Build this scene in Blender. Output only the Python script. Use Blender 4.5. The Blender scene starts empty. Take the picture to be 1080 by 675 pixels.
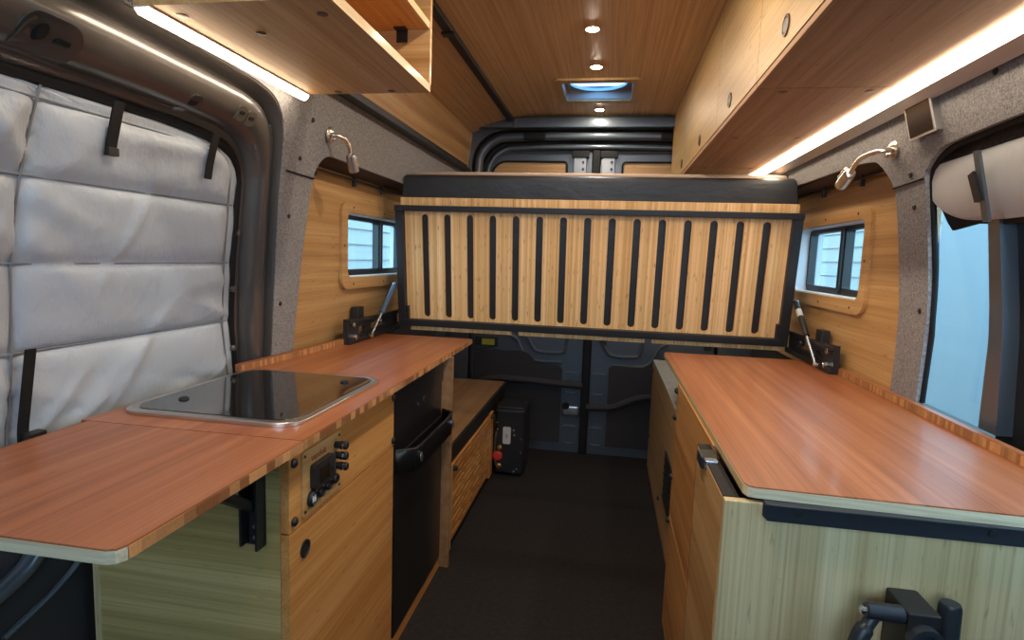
import bpy, bmesh, math, random
from mathutils import Vector, Matrix
random.seed(7)
S = bpy.context.scene
C = S.collection
PI = math.pi

# ------------------------------------------------------------------ materials
def mat(name, col=(.5,.5,.5), rough=.5, metal=0.0, coat=0.0, emit=None, estr=0.0, spec=.5):
    m = bpy.data.materials.new(name); m.use_nodes = True
    b = m.node_tree.nodes['Principled BSDF']
    b.inputs['Base Color'].default_value = (*col, 1)
    b.inputs['Roughness'].default_value = rough
    b.inputs['Metallic'].default_value = metal
    b.inputs['Coat Weight'].default_value = coat
    b.inputs['Coat Roughness'].default_value = .12
    b.inputs['Specular IOR Level'].default_value = spec
    if emit:
        b.inputs['Emission Color'].default_value = (*emit, 1)
        b.inputs['Emission Strength'].default_value = estr
    return m

def nn(m, t, **kw):
    n = m.node_tree.nodes.new(t)
    for k, v in kw.items(): setattr(n, k, v)
    return n
def lk(m, a, b): m.node_tree.links.new(a, b)
def bsdf(m): return m.node_tree.nodes['Principled BSDF']

def coords(m, scale, loc=(0,0,0)):
    tc = nn(m, 'ShaderNodeTexCoord'); mp = nn(m, 'ShaderNodeMapping')
    mp.inputs['Scale'].default_value = scale; mp.inputs['Location'].default_value = loc
    lk(m, tc.outputs['Object'], mp.inputs['Vector'])
    return mp.outputs['Vector']
def noise(m, vec, scale=1.0, detail=2.0, rough=.5):
    n = nn(m, 'ShaderNodeTexNoise'); n.inputs['Scale'].default_value = scale
    n.inputs['Detail'].default_value = detail; n.inputs['Roughness'].default_value = rough
    lk(m, vec, n.inputs['Vector']); return n.outputs['Fac']
def ramp(m, fac, stops):
    r = nn(m, 'ShaderNodeValToRGB'); e = r.color_ramp.elements
    while len(e) < len(stops): e.new(.5)
    for i, (p, c) in enumerate(stops):
        e[i].position = p; e[i].color = (*c, 1)
    lk(m, fac, r.inputs['Fac']); return r.outputs['Color']
def mixc(m, fac, a, b, mode='MIX'):
    x = nn(m, 'ShaderNodeMix', data_type='RGBA', blend_type=mode)
    for s, v in ((0, fac), (6, a), (7, b)):
        if isinstance(v, (int, float)): x.inputs[s].default_value = v
        elif isinstance(v, tuple): x.inputs[s].default_value = (*v, 1)
        else: lk(m, v, x.inputs[s])
    return x.outputs[2]
def bump(m, fac, strength=.1, dist=.01):
    b = nn(m, 'ShaderNodeBump'); b.inputs['Strength'].default_value = strength
    b.inputs['Distance'].default_value = dist
    lk(m, fac, b.inputs['Height']); lk(m, b.outputs['Normal'], bsdf(m).inputs['Normal'])

def axis_scale(axis, along, across):
    return tuple(along if a == axis else across for a in 'XYZ')

def wood(name, light, mid, dark, axis, rough=.42, flecks=.55, strip=26, coat=.15, off=0.0, along=.45, thr=.68, fib_along=2.5, flat=None):
    """bamboo: narrow glued strips along one axis, fine fibres and short dark node flecks"""
    m = mat(name, mid, rough, coat=coat)
    def axis_scale(ax, along, across):             # 'flat' names an axis the pattern ignores
        return tuple(0 if a == flat else along if a == ax else across for a in 'XYZ')
    v1 = coords(m, axis_scale(axis, along, strip), (off, off*1.7, off*.6))
    strips = noise(m, v1, 1.0, 1.0)
    v2 = coords(m, axis_scale(axis, fib_along, 210), (off, 3, 1))
    fib = noise(m, v2, 1.0, 2.0, .5)
    c = ramp(m, strips, [(.28, dark), (.5, mid), (.72, light)])
    f2 = ramp(m, fib, [(.25, (.62,.58,.52)), (.6, (1,1,1))])
    c = mixc(m, .7, c, f2, 'MULTIPLY')
    v3 = coords(m, axis_scale(axis, 22, 115), (1+off, 2, 5))
    fl = noise(m, v3, 1.0, 1.0)
    ff = ramp(m, fl, [(thr, (0,0,0)), (thr+.10, (flecks,)*3)])
    c = mixc(m, ff, c, tuple(x*.42 for x in dark))
    lk(m, c, bsdf(m).inputs['Base Color'])
    bump(m, fib, .05, .004)
    return m

def edge_blocks(name, a, b, axis, n=42):
    """sawn edge of laminated bamboo ply: blocks of end grain along the edge"""
    m = mat(name, a, .5)
    tc = nn(m, 'ShaderNodeTexCoord'); sp = nn(m, 'ShaderNodeSeparateXYZ')
    lk(m, tc.outputs['Object'], sp.inputs[0])
    mu = nn(m, 'ShaderNodeMath', operation='MULTIPLY'); mu.inputs[1].default_value = n
    lk(m, sp.outputs[axis], mu.inputs[0])
    fl = nn(m, 'ShaderNodeMath', operation='FLOOR'); lk(m, mu.outputs[0], fl.inputs[0])
    wn = nn(m, 'ShaderNodeTexWhiteNoise', noise_dimensions='1D'); lk(m, fl.outputs[0], wn.inputs['W'])
    c = ramp(m, wn.outputs['Value'], [(.1, b), (.55, a), (.95, tuple(min(1, x*1.45) for x in a))])
    fr = noise(m, coords(m, (150,150,150)), 1, 2)
    c = mixc(m, .5, c, ramp(m, fr, [(.3,(.7,.66,.6)),(.6,(1,1,1))]), 'MULTIPLY')
    lk(m, c, bsdf(m).inputs['Base Color'])
    return m

BL, BM, BD = (.62,.38,.165), (.53,.30,.115), (.43,.225,.075)
M = {}
for ax in 'XYZ':
    M['bamboo'+ax] = wood('bamboo_'+ax, BL, BM, BD, ax)
M['facia'] = wood('bamboo_cabinet_front', (.64,.32,.105), (.55,.25,.07), (.43,.175,.042), 'Y', off=2.0)
M['slat'] = wood('bamboo_slat', (.92,.60,.30), (.80,.48,.20), (.63,.34,.115), 'Z', rough=.55, coat=0, flecks=.7, strip=80, off=4.0, along=.12, thr=.64, fib_along=.9, flat='Y')
M['pale'] = wood('pale_bamboo_upright', (.66,.55,.33), (.56,.45,.24), (.43,.32,.155), 'Z', strip=18, flecks=.5, coat=.05)
M['paleX'] = wood('pale_bamboo_level', (.52,.41,.18), (.43,.335,.135), (.34,.255,.09), 'X', strip=24, flecks=.4, coat=.05)
M['edge_pale'] = wood('pale_bamboo_edge', (.72,.66,.48), (.66,.60,.42), (.58,.50,.34), 'X', strip=40, flecks=.2)
M['edge_paleY'] = wood('pale_bamboo_edge_long', (.66,.52,.30), (.60,.45,.24), (.5,.36,.18), 'Y', strip=40, flecks=.2)
M['top'] = wood('red_brown_bamboo', (.44,.165,.072), (.36,.122,.048), (.29,.09,.033), 'Y', rough=.38, flecks=.3, strip=34, coat=.15, off=1.0)
M['topX'] = wood('red_brown_bamboo_flap', (.40,.155,.07), (.32,.112,.047), (.23,.075,.028), 'Y', rough=.42, flecks=.35, strip=34, coat=.08, off=6.0)
M['bench'] = wood('brown_bamboo_bench', (.36,.20,.095), (.30,.16,.07), (.23,.115,.045), 'Y', rough=.45, flecks=.3)
M['ceil'] = wood('bamboo_ceiling', (.70,.45,.23), (.64,.395,.185), (.56,.325,.14), 'Y', rough=.5, strip=70, flecks=.25, coat=.1)
M['shelfwood'] = wood('bamboo_shelf_underside', (.64,.39,.18), (.57,.33,.135), (.48,.255,.09), 'Y', flecks=.35, rough=.55, coat=0)
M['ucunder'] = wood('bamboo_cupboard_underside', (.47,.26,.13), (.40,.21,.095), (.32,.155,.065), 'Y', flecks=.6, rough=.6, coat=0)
M['ucface'] = wood('bamboo_cupboard_door', (.60,.385,.15), (.54,.33,.115), (.46,.27,.085), 'Y', flecks=.65, strip=18)
M['edge_blocks'] = edge_blocks('laminated_edge', (.42,.21,.085), (.22,.085,.03), 'Y')
M['edge_blocks_pale'] = edge_blocks('laminated_edge_backsplash', (.42,.20,.075), (.30,.13,.05), 'Y', 90)
M['screw_brown'] = mat('bronze_screw', (.12,.07,.04), .4, .6)

def fabric(name, a, b, sc=260, rough=.95, bs=.4):
    m = mat(name, a, rough, spec=.15)
    n1 = noise(m, coords(m, (sc, sc*.35, sc)), 1, 3, .7)
    n2 = noise(m, coords(m, (sc*.3, sc, sc*.3)), 1, 3, .7)
    mx = nn(m, 'ShaderNodeMath', operation='ADD'); lk(m, n1, mx.inputs[0]); lk(m, n2, mx.inputs[1])
    hf = nn(m, 'ShaderNodeMath', operation='MULTIPLY'); hf.inputs[1].default_value = .5; lk(m, mx.outputs[0], hf.inputs[0])
    c = ramp(m, hf.outputs[0], [(.36, b), (.62, a)])
    lk(m, c, bsdf(m).inputs['Base Color']); bump(m, hf.outputs[0], bs, .006)
    return m
M['fabric'] = fabric('grey_tweed', (.36,.34,.33), (.13,.125,.13), 330)
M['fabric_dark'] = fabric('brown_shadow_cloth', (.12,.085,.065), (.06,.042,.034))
M['paint'] = mat('dark_van_paint', (.10,.088,.080), .30, .35, coat=.5)
M['paint_rear'] = mat('slate_blue_van_paint', (.095,.115,.138), .33, .35, coat=.5)
M['card'] = mat('dark_door_card', (.030,.026,.027), .75)
M['rubber'] = mat('black_rubber', (.010,.010,.011), .6, spec=.25)
M['black'] = mat('black_plastic', (.014,.014,.015), .4)
M['blackm'] = mat('black_powder_coat', (.018,.018,.020), .42, .2)
M['fridge'] = mat('black_fridge_front', (.010,.010,.011), .3)
M['steel'] = mat('brushed_steel', (.62,.60,.57), .28, 1.0)
M['navy'] = mat('blue_black_steel', (.024,.029,.038), .38, .2)
M['zinc'] = mat('dull_zinc', (.30,.30,.31), .42, .9)
M['nickel'] = mat('satin_nickel', (.74,.68,.60), .27, 1.0)
M['chrome'] = mat('bright_zinc', (.75,.78,.82), .2, 1.0)
M['blue_rod'] = mat('strut_rod', (.45,.52,.62), .25, .9)
M['strut_blue'] = mat('blue_grey_strut', (.10,.17,.27), .35, .5)
M['glassblack'] = mat('black_hob_glass', (.006,.006,.007), .03, coat=.6, spec=.8)
M['screen'] = mat('dark_touch_screen', (.035,.022,.014), .12, spec=.6)
M['brass'] = mat('brass', (.55,.36,.12), .35, 1.0)
M['red'] = mat('red_plastic', (.55,.035,.02), .4)
M['label'] = mat('white_label', (.55,.55,.53), .5)
M['yellow'] = mat('yellow_green_label', (.36,.34,.03), .5)
M['engrave'] = mat('burnt_lettering', (.27,.07,.03), .7)
M['white_mark'] = mat('white_marking', (.75,.75,.75), .5)
M['grey_lam'] = fabric('speckled_grey_laminate', (.42,.42,.38), (.25,.25,.23), 90, .6, .05)
M['vinyl'] = mat('charcoal_vinyl', (.017,.017,.019), .45)
_v = noise(M['vinyl'], coords(M['vinyl'], (5,9,9)), 1, 4, .6); bump(M['vinyl'], _v, .35, .02)
M['topper'] = mat('taupe_mattress_cloth', (.40,.29,.22), .9)
M['ledwhite'] = mat('aluminium_channel', (.62,.58,.54), .4, .6)
M['led'] = mat('led_diffuser', (1,.95,.88), .5, emit=(1,.83,.62), estr=15)
M['puck'] = mat('puck_lens', (1,.95,.88), .5, emit=(1,.85,.66), estr=400)
M['dome_ring'] = mat('blue_grey_vent_ring', (.35,.48,.62), .4)
M['dome'] = mat('vent_dome', (.35,.55,.75), .15)
M['shaft'] = mat('vent_shaft_grey', (.34,.32,.30), .5)
M['trimwhite'] = mat('white_plastic_rim', (.7,.72,.75), .4)
# silver insulated window cover
m = M['silver'] = mat('silver_grey_nylon', (.43,.475,.54), .38, .0, spec=.45)
bsdf(m).inputs['Sheen Weight'].default_value = .15
w1 = noise(m, coords(m, (7,6,4)), 1, 5, .62); bump(m, w1, .55, .03)
m = M['silverR'] = mat('pale_silver_nylon', (.52,.53,.53), .5)
w1 = noise(m, coords(m, (9,9,5)), 1, 4, .55); bump(m, w1, .2, .02)
M['seam_crease'] = mat('dark_seam_crease', (.20,.21,.23), .8)  # dark grey stands for the shade in the quilt's seam creases
# floor
m = M['floor'] = mat('charcoal_rubber_floor', (.03,.027,.027), .7, spec=.2)
f1 = noise(m, coords(m, (60,60,60)), 1, 4); lk(m, ramp(m, f1, [(.3,(.013,.011,.011)),(.7,(.022,.019,.019))]), bsdf(m).inputs['Base Color'])
# glass
def glass(name, tint, rough=0.0):
    m = bpy.data.materials.new(name); m.use_nodes = True; nt = m.node_tree
    nt.nodes.clear()
    o = nn(m, 'ShaderNodeOutputMaterial'); t = nn(m, 'ShaderNodeBsdfTransparent'); g = nn(m, 'ShaderNodeBsdfGlossy')
    t.inputs[0].default_value = (*tint, 1); g.inputs['Roughness'].default_value = .02
    mx = nn(m, 'ShaderNodeMixShader'); lw = nn(m, 'ShaderNodeLayerWeight')
    pw = nn(m, 'ShaderNodeMath', operation='POWER'); pw.inputs[1].default_value = 5; lk(m, lw.outputs['Facing'], pw.inputs[0])
    fr = nn(m, 'ShaderNodeMath', operation='MULTIPLY_ADD'); fr.inputs[1].default_value = .6; fr.inputs[2].default_value = .035
    lk(m, pw.outputs[0], fr.inputs[0]); lk(m, fr.outputs[0], mx.inputs[0]); lk(m, t.outputs[0], mx.inputs[1]); lk(m, g.outputs[0], mx.inputs[2])
    lk(m, mx.outputs[0], o.inputs[0]); return m
M['glass'] = glass('window_glass', (.80,.93,.96))
M['siding'] = mat('pale_house_siding', (.34,.36,.345), .6)
M['garage'] = mat('pale_blue_wall', (.24,.28,.295), .6)
M['ground'] = mat('grey_ground', (.12,.12,.12), .9)

# ------------------------------------------------------------------ object helpers
def obj(name, bm, m, parent=None, loc=None, smooth=40, mods=None):
    if loc is None: loc = Vector(parent.matrix_world.translation) if parent else Vector((0,0,0))
    loc = Vector(loc)
    bmesh.ops.recalc_face_normals(bm, faces=bm.faces)
    if parent is not None:
        base = Vector(parent['_w']) if '_w' in parent else Vector((0,0,0))
        bmesh.ops.translate(bm, verts=bm.verts, vec=-base)
    else:
        base = loc
        bmesh.ops.translate(bm, verts=bm.verts, vec=-loc)
    me = bpy.data.meshes.new(name); bm.to_mesh(me); bm.free()
    o = bpy.data.objects.new(name, me); C.objects.link(o)
    me.materials.append(m if not isinstance(m, str) else M[m])
    if smooth:
        for p in me.polygons: p.use_smooth = True
        me.set_sharp_from_angle(angle=math.radians(smooth))
        if len(me.polygons) < 4000:
            wn = o.modifiers.new('weighted_normals', 'WEIGHTED_NORMAL'); wn.keep_sharp = True
    if parent is not None: o.parent = parent
    else: o.location = loc
    o['_w'] = tuple(base)
    return o
def tag(o, label, cat, group=None):
    o['label'] = label; o['category'] = cat
    if group: o['group'] = group
    return o
def thing(name, label, cat, loc, group=None):
    o = bpy.data.objects.new(name, None); C.objects.link(o)
    o.empty_display_size = .05; o.location = loc; o['_w'] = tuple(loc)
    return tag(o, label, cat, group)
def struct(name, bm=None, m=None, loc=(0,0,0), smooth=40):
    if bm is None:
        o = bpy.data.objects.new(name, None); C.objects.link(o); o.location = loc; o['_w'] = tuple(loc)
    else: o = obj(name, bm, m, None, loc, smooth)
    o['kind'] = 'structure'; return o

def NB(): return bmesh.new()
def merge(bm, other):
    me = bpy.data.meshes.new('tmp'); other.to_mesh(me); other.free(); bm.from_mesh(me); bpy.data.meshes.remove(me)
def box(bm, x0, x1, y0, y1, z0, z1, bev=0.0, seg=2):
    t = NB(); bmesh.ops.create_cube(t, size=1)
    for v in t.verts:
        v.co = Vector((x0+(x1-x0)*(v.co.x+.5), y0+(y1-y0)*(v.co.y+.5), z0+(z1-z0)*(v.co.z+.5)))
    if bev: bmesh.ops.bevel(t, geom=t.edges[:], offset=bev, segments=seg, affect='EDGES', profile=.5)
    merge(bm, t); return bm
def B(*a, **k): return box(NB(), *a, **k)
def tube(bm, pts, r, n=10, cap=True):
    pts = [Vector(p) for p in pts]; rings = []
    rs = r if isinstance(r, (list, tuple)) else [r]*len(pts)
    up = None
    for i, p in enumerate(pts):
        d = (pts[min(i+1, len(pts)-1)] - pts[max(i-1, 0)]).normalized()
        if up is None:
            up = Vector((0,0,1)) if abs(d.z) < .9 else Vector((1,0,0))
        a = d.cross(up).normalized(); b = a.cross(d).normalized(); up = b
        rings.append([bm.verts.new(p + (a*math.cos(t) + b*math.sin(t))*rs[i]) for t in [2*PI*k/n for k in range(n)]])
    for A, Bq in zip(rings, rings[1:]):
        for k in range(n): bm.faces.new((A[k], A[(k+1)%n], Bq[(k+1)%n], Bq[k]))
    if cap: bm.faces.new(rings[0][::-1]); bm.faces.new(rings[-1])
    return bm
def smooth_path(pts, n=6):
    P = [Vector(p) for p in pts]; out = []
    for i in range(len(P)-1):
        a, b, c, d = P[max(i-1,0)], P[i], P[i+1], P[min(i+2,len(P)-1)]
        for k in range(n):
            t = k/n
            out.append(.5*((2*b)+(c-a)*t+(2*a-5*b+4*c-d)*t*t+(3*b-a-3*c+d)*t**3))
    return out+[P[-1]]
def cyl(bm, p0, p1, r, n=20, bev=0.0):
    p0, p1 = Vector(p0), Vector(p1); d = (p1-p0).normalized()
    if bev: return tube(bm, [p0, p0+d*.0001, p0+d*bev, p1-d*bev, p1-d*.0001, p1], [r-bev, r-bev, r, r, r-bev, r-bev], n)
    return tube(bm, [p0, p1], r, n)
def prism(bm, outline, fa, fb):
    """outline of 2-D points; fa and fb map them to the two end positions"""
    a = [bm.verts.new(fa(*p)) for p in outline]; b = [bm.verts.new(fb(*p)) for p in outline]
    bm.faces.new(a); bm.faces.new(b[::-1])
    for i in range(len(a)):
        j = (i+1) % len(a); bm.faces.new((a[i], b[i], b[j], a[j]))
    return bm
def rrect(u0, u1, v0, v1, r, n=6):
    rs = r if isinstance(r, (list, tuple)) else [r]*4     # order: u0v0, u1v0, u1v1, u0v1
    out = []
    for (cu, cv, a0, rr) in ((u0,v0,PI,rs[0]), (u1,v0,1.5*PI,rs[1]), (u1,v1,0,rs[2]), (u0,v1,.5*PI,rs[3])):
        if rr <= 1e-6: out.append((cu, cv)); continue
        x = cu + (rr if cu == u0 else -rr); y = cv + (rr if cv == v0 else -rr)
        for k in range(n+1):
            t = a0 + .5*PI*k/n; out.append((x+rr*math.cos(t), y+rr*math.sin(t)))
    return out
def sheet(outer, holes, fn, disp, cutu=(), cutv=(), bm=None):
    """flat outline with holes, cut into strips, mapped by fn(u,v) and thickened by disp"""
    t = NB()
    for loop in [outer]+list(holes):
        vs = [t.verts.new((p[0], p[1], 0)) for p in loop]
        for i in range(len(vs)): t.edges.new((vs[i], vs[(i+1) % len(vs)]))
    bmesh.ops.triangle_fill(t, use_beauty=True, use_dissolve=False, edges=t.edges[:], normal=(0,0,1))
    for c in cutu:
        bmesh.ops.bisect_plane(t, geom=t.verts[:]+t.edges[:]+t.faces[:], plane_co=(c,0,0), plane_no=(1,0,0))
    for c in cutv:
        bmesh.ops.bisect_plane(t, geom=t.verts[:]+t.edges[:]+t.faces[:], plane_co=(0,c,0), plane_no=(0,1,0))
    for v in t.verts: v.co = Vector(fn(v.co.x, v.co.y))
    r = bmesh.ops.extrude_face_region(t, geom=t.faces[:], use_keep_orig=True)
    for v in r['geom']:
        if isinstance(v, bmesh.types.BMVert): v.co += Vector(disp)
    if bm is None: return t
    merge(bm, t); return bm
def lathe(bm, prof, c, axis='X', n=20):
    """profile of (radius, offset along axis)"""
    c = Vector(c); rings = []
    for r, h in prof:
        ring = []
        for k in range(n):
            t = 2*PI*k/n; a, b = r*math.cos(t), r*math.sin(t)
            ring.append(bm.verts.new(c + Vector({'X':(h,a,b),'Y':(a,h,b),'Z':(a,b,h)}[axis])))
        rings.append(ring)
    for A, Bq in zip(rings, rings[1:]):
        for k in range(n): bm.faces.new((A[k], A[(k+1)%n], Bq[(k+1)%n], Bq[k]))
    bm.faces.new(rings[0]); bm.faces.new(rings[-1])
    return bm
def frange(a, b, s):
    out = []; x = a
    while x < b: out.append(x); x += s
    return out
def interp(x, P):
    if x <= P[0][0]: return P[0][1]
    for (a, fa), (b, fb) in zip(P, P[1:]):
        if x <= b: return fa + (fb-fa)*(x-a)/(b-a)
    return P[-1][1]
LP = [(-.5,-1.03),(0,-1.045),(.5,-1.05),(.84,-1.042),(1.1,-.995),(1.4,-.94),(1.62,-.88),(1.75,-.865),(1.95,-.84),(2.3,-.8)]
RP = [(-.5,.80),(0,.82),(.5,.84),(.84,.81),(1.1,.79),(1.4,.745),(1.62,.69),(1.75,.675),(1.95,.655),(2.3,.62)]
XL = lambda z: interp(z, LP)
XR = lambda z: interp(z, RP)
FRONT, REAR = -1.3, 3.42
CEN = -.095

# ------------------------------------------------------------------ camera
f_px = 599.287
yaw, pitch, roll = (math.radians(a) for a in (9.4009, -6.3068, 2.0169))
fw = Vector((-math.sin(yaw)*math.cos(pitch), math.cos(yaw)*math.cos(pitch), math.sin(pitch)))
rt = Vector((math.cos(yaw), math.sin(yaw), 0)); upv = rt.cross(fw)
rr_ = rt*math.cos(roll) + upv*math.sin(roll); uu_ = -rt*math.sin(roll) + upv*math.cos(roll)
cam = bpy.data.cameras.new('camera'); co = bpy.data.objects.new('camera', cam); C.objects.link(co)
cam.sensor_fit = 'HORIZONTAL'; cam.sensor_width = 36; cam.lens = f_px/1080*36; cam.clip_start = .02
R3 = Matrix((rr_, uu_, -fw)).transposed()
co.matrix_world = Matrix.Translation((0,0,1.2)) @ R3.to_4x4()
S.camera = co

# ------------------------------------------------------------------ world and view
w = bpy.data.worlds.new('sky'); S.world = w; w.use_nodes = True
bg = w.node_tree.nodes['Background']; bg.inputs[0].default_value = (.57,.78,1.0,1); bg.inputs[1].default_value = 4.5
S.view_settings.view_transform = 'Standard'; S.view_settings.look = 'None'
S.view_settings.exposure = .55; S.view_settings.gamma = 1; S.view_settings.use_curve_mapping = False

# ------------------------------------------------------------------ SETTING: floor, ceiling, walls
struct('floor', B(-1.2, 1.0, FRONT, 3.6, -.03, 0), 'floor')
g = struct('ground', B(-14, 14, -8, 20, -.75, -.7), 'ground')

def zc(x):                                    # arched ceiling height
    d = max(0, abs(x-CEN)-.40)
    return 2.018 - .28*d*d - .16*d
vent = rrect(-.262, .072, 2.735, 3.035, .02)
ceil_out = [(-.86,FRONT),(.68,FRONT),(.68,3.40),(-.86,3.40)]
struct('ceiling', sheet(ceil_out, [vent], lambda u,v: (u, v, zc(u)), (0,0,.014), cutu=frange(-.8,.66,.06)), 'ceil')
# outer roof skin with the vent opening
struct('trim_1', sheet([(-1.15,FRONT),(.95,FRONT),(.95,3.6),(-1.15,3.6)], [rrect(-.31,.12,2.67,3.10,.05)], lambda u,v:(u,v,2.09), (0,0,.01)), 'paint')

# ---- left wall: tweed fabric with door opening and window arch
jo = [(FRONT,1.640),(.5,1.638),(.94,1.632),(1.1,1.624),(1.33,1.615),(1.416,1.600),(1.47,1.562),(1.50,1.51),(1.525,1.42),(1.563,1.207),(1.626,.88)]
jo = jo[:4] + smooth_path([(a,b,0) for a,b in jo[4:9]],4)[0:-1] + [Vector((1.525,1.42,0)), Vector((1.540,1.33,0)), Vector((1.563,1.207,0)), Vector((1.590,1.06,0)), Vector((1.626,.88,0))]
jo = [(p[0], p[1]) for p in jo]
archL = smooth_path([(1.753,.86,0),(1.735,1.0,0),(1.712,1.211,0),(1.701,1.42,0),(1.706,1.455,0),(1.728,1.487,0),(1.767,1.504,0),(1.85,1.506,0)],4)
archL = [(p.x,p.y) for p in archL] + [(3.25,1.506),(3.25,.86)]
wl = jo[:] + [(1.640,.80),(1.770,.80)] + archL + [(3.40,.86),(3.40,1.70)] + [(FRONT,1.70)]
cz = frange(.05, 1.9, .06)
wall_l = struct('wall_left', sheet(wl, [], lambda u,v:(XL(v), u, v), (-.012,0,0), cutv=cz), 'fabric')
# bamboo panel behind the arch, with the small window
PX = -1.012
WL = rrect(2.085, 2.80, 1.098, 1.352, .035)
struct('wall_left_panel', sheet([(1.66,.80),(3.38,.80),(3.38,1.60),(1.62,1.60),(1.62,1.22)], [WL], lambda u,v:(min(PX,XL(v)-.013),u,v), (-.012,0,0), cutv=frange(.82,1.04,.03)), 'bambooY')
# soffit over the arch
sf = NB(); prism(sf, [(-1.0,1.49),(-.928,1.5075),(-.930,1.52),(-1.012,1.555),(-1.012,1.49)], lambda x,z:(x,1.74,z), lambda x,z:(x,3.30,z))
struct('trim_2', sf, 'fabric_dark')
# bamboo upper panel between rail and ceiling
pu = NB(); prism(pu, [(XL(1.70)+.004,1.70),(XL(1.93)+.004,zc(-.845)),(XL(1.93)-.01,zc(-.845)),(XL(1.70)-.01,1.70)], lambda x,z:(x,FRONT,z), lambda x,z:(x,3.40,z))
struct('wall_left_top', pu, 'bambooY')
struct('wall_left_skin', sheet([(FRONT,-.03),(3.6,-.03),(3.6,2.1),(FRONT,2.1)], [rrect(1.98,3.30,.98,1.45,.03)], lambda u,v:(-1.155,u,v), (-.01,0,0)), 'paint')
# lower wheel-well lining
struct('wall_left_low', B(-1.13,-1.04,1.62,3.42,0,.85), 'card')

# ---- left sliding-door jamb swept between outer and inner outlines
ji = [(FRONT,1.455),(.5,1.46),(.81,1.467),(1.0,1.471),(1.2,1.469),(1.30,1.463),(1.36,1.452),(1.40,1.438),(1.43,1.412),(1.446,1.378),(1.456,1.28),(1.470,1.157),(1.50,.98),(1.554,.833)]
def resample(P, n):
    P = [Vector((a,b)) for a,b in P]; L = [0]
    for a,b in zip(P,P[1:]): L.append(L[-1]+(b-a).length)
    out = []; 
    for k in range(n):
        s = L[-1]*k/(n-1); i = max(j for j in range(len(L)) if L[j] <= s+1e-9); i = min(i, len(P)-2)
        t = (s-L[i])/(L[i+1]-L[i]); out.append(P[i].lerp(P[i+1], min(1,t)))
    return out
def split_resample(P, k1, n1, k2, n2, n3):
    return resample(P[:k1+1], n1)[:-1] + resample(P[k1:k2+1], n2)[:-1] + resample(P[k2:], n3)
io1 = next(i for i,p in enumerate(jo) if p[0] >= 1.329); io2 = next(i for i,p in enumerate(jo) if p[0] >= 1.5249)
JO = split_resample(jo+[(1.66,.62),(1.68,.05)], io1, 24, io2, 14, 20)
JI = split_resample(ji+[(1.575,.62),(1.60,.05)], 5, 24, 9, 14, 20)
def jamb(profile, m, name, parent=None, thick=None, i0=0, i1=None):
    bm = NB(); rows = []
    for a, b in list(zip(JO, JI))[i0:i1]:
        row = []
        for t, d in profile:
            p = a.lerp(b, t); row.append(bm.verts.new((XL(p.y)-d, p.x, p.y)))
        rows.append(row)
    for A, Bq in zip(rows, rows[1:]):
        for k in range(len(profile)-1): bm.faces.new((A[k], A[k+1], Bq[k+1], Bq[k]))
    if parent is None: return struct(name, bm, m)
    return obj(name, bm, m, parent)
prof = [(-.06,.014),(0,.004),(.03,.002),(.06,.010),(.075,.045),(.13,.052),(.16,.040),(.19,.028),(.27,.020),(.37,.017),(.47,.017),(.58,.022),(.68,.032),(.735,.048),(.76,.070),(.85,.074),(.88,.085),(1.1,.090)]
trim3 = jamb(prof, 'paint', 'trim_3')
def path_tube(t, d, r, name, m, i0=0, i1=None, parent=None):
    pts = [(XL(a.lerp(b,t).y)-d, a.lerp(b,t).x, a.lerp(b,t).y) for a,b in list(zip(JO,JI))[i0:i1]]
    return obj(name, tube(NB(), pts, r, 8), m, parent)
path_tube(.93, .078, .011, 'rubber_seal', 'rubber', parent=trim3)
for t in (.17,.29,.41): path_tube(t, .030, .007, 'rib', 'paint_rear', 30, None, trim3)
def jpt(y, z, dx=0): return (XL(z)-.022+dx, y, z)
# raised latch keeper plate and small slotted plates on the header
kp = NB()
out = rrect(.785,.892,1.507,1.563,[.002,.002,.03,.03])
def on_jamb(v, zo, zi): return XL(v)-interp((zo-v)/(zo-zi), prof)
fnk = lambda dx: (lambda u,v: (on_jamb(v,1.636,1.467)+dx, u, v-(u-.785)*.02))
prism(kp, out, fnk(-.02), fnk(.006))
k1 = obj('latch_keeper', kp, 'paint', trim3)
prism(kp2 := NB(), rrect(.79,.887,1.51,1.553,[.002,.002,.026,.026]), fnk(.004), fnk(.010)); obj('plate', kp2, 'paint', k1)
obj('bolt_hole', prism(NB(), [(.818+.008*math.cos(a),1.535+.012*math.sin(a)) for a in [2*PI*i/14 for i in range(14)]], fnk(0), fnk(.012)), 'rubber', k1)
obj('slot', prism(NB(), rrect(.843,.868,1.527,1.534,.003), fnk(0), fnk(.012)), 'rubber', k1)
for (y,z,zo,zi) in ((1.181,1.520,1.620,1.470),(1.330,1.535,1.612,1.456),(1.368,1.530,1.608,1.450)):
    p_ = obj('slotted_plate', prism(NB(), rrect(y-.016,y+.016,z-.02,z+.014,.009), lambda u,v:(on_jamb(v,zo,zi)-.02,u,v), lambda u,v:(on_jamb(v,zo,zi)+.004,u,v)), 'paint', trim3)
    obj('slot', prism(NB(), rrect(y-.009,y+.009,z-.006,z+.002,.003), lambda u,v:(on_jamb(v,zo,zi)-.01,u,v), lambda u,v:(on_jamb(v,zo,zi)+.0048,u,v)), 'rubber', p_)
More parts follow.
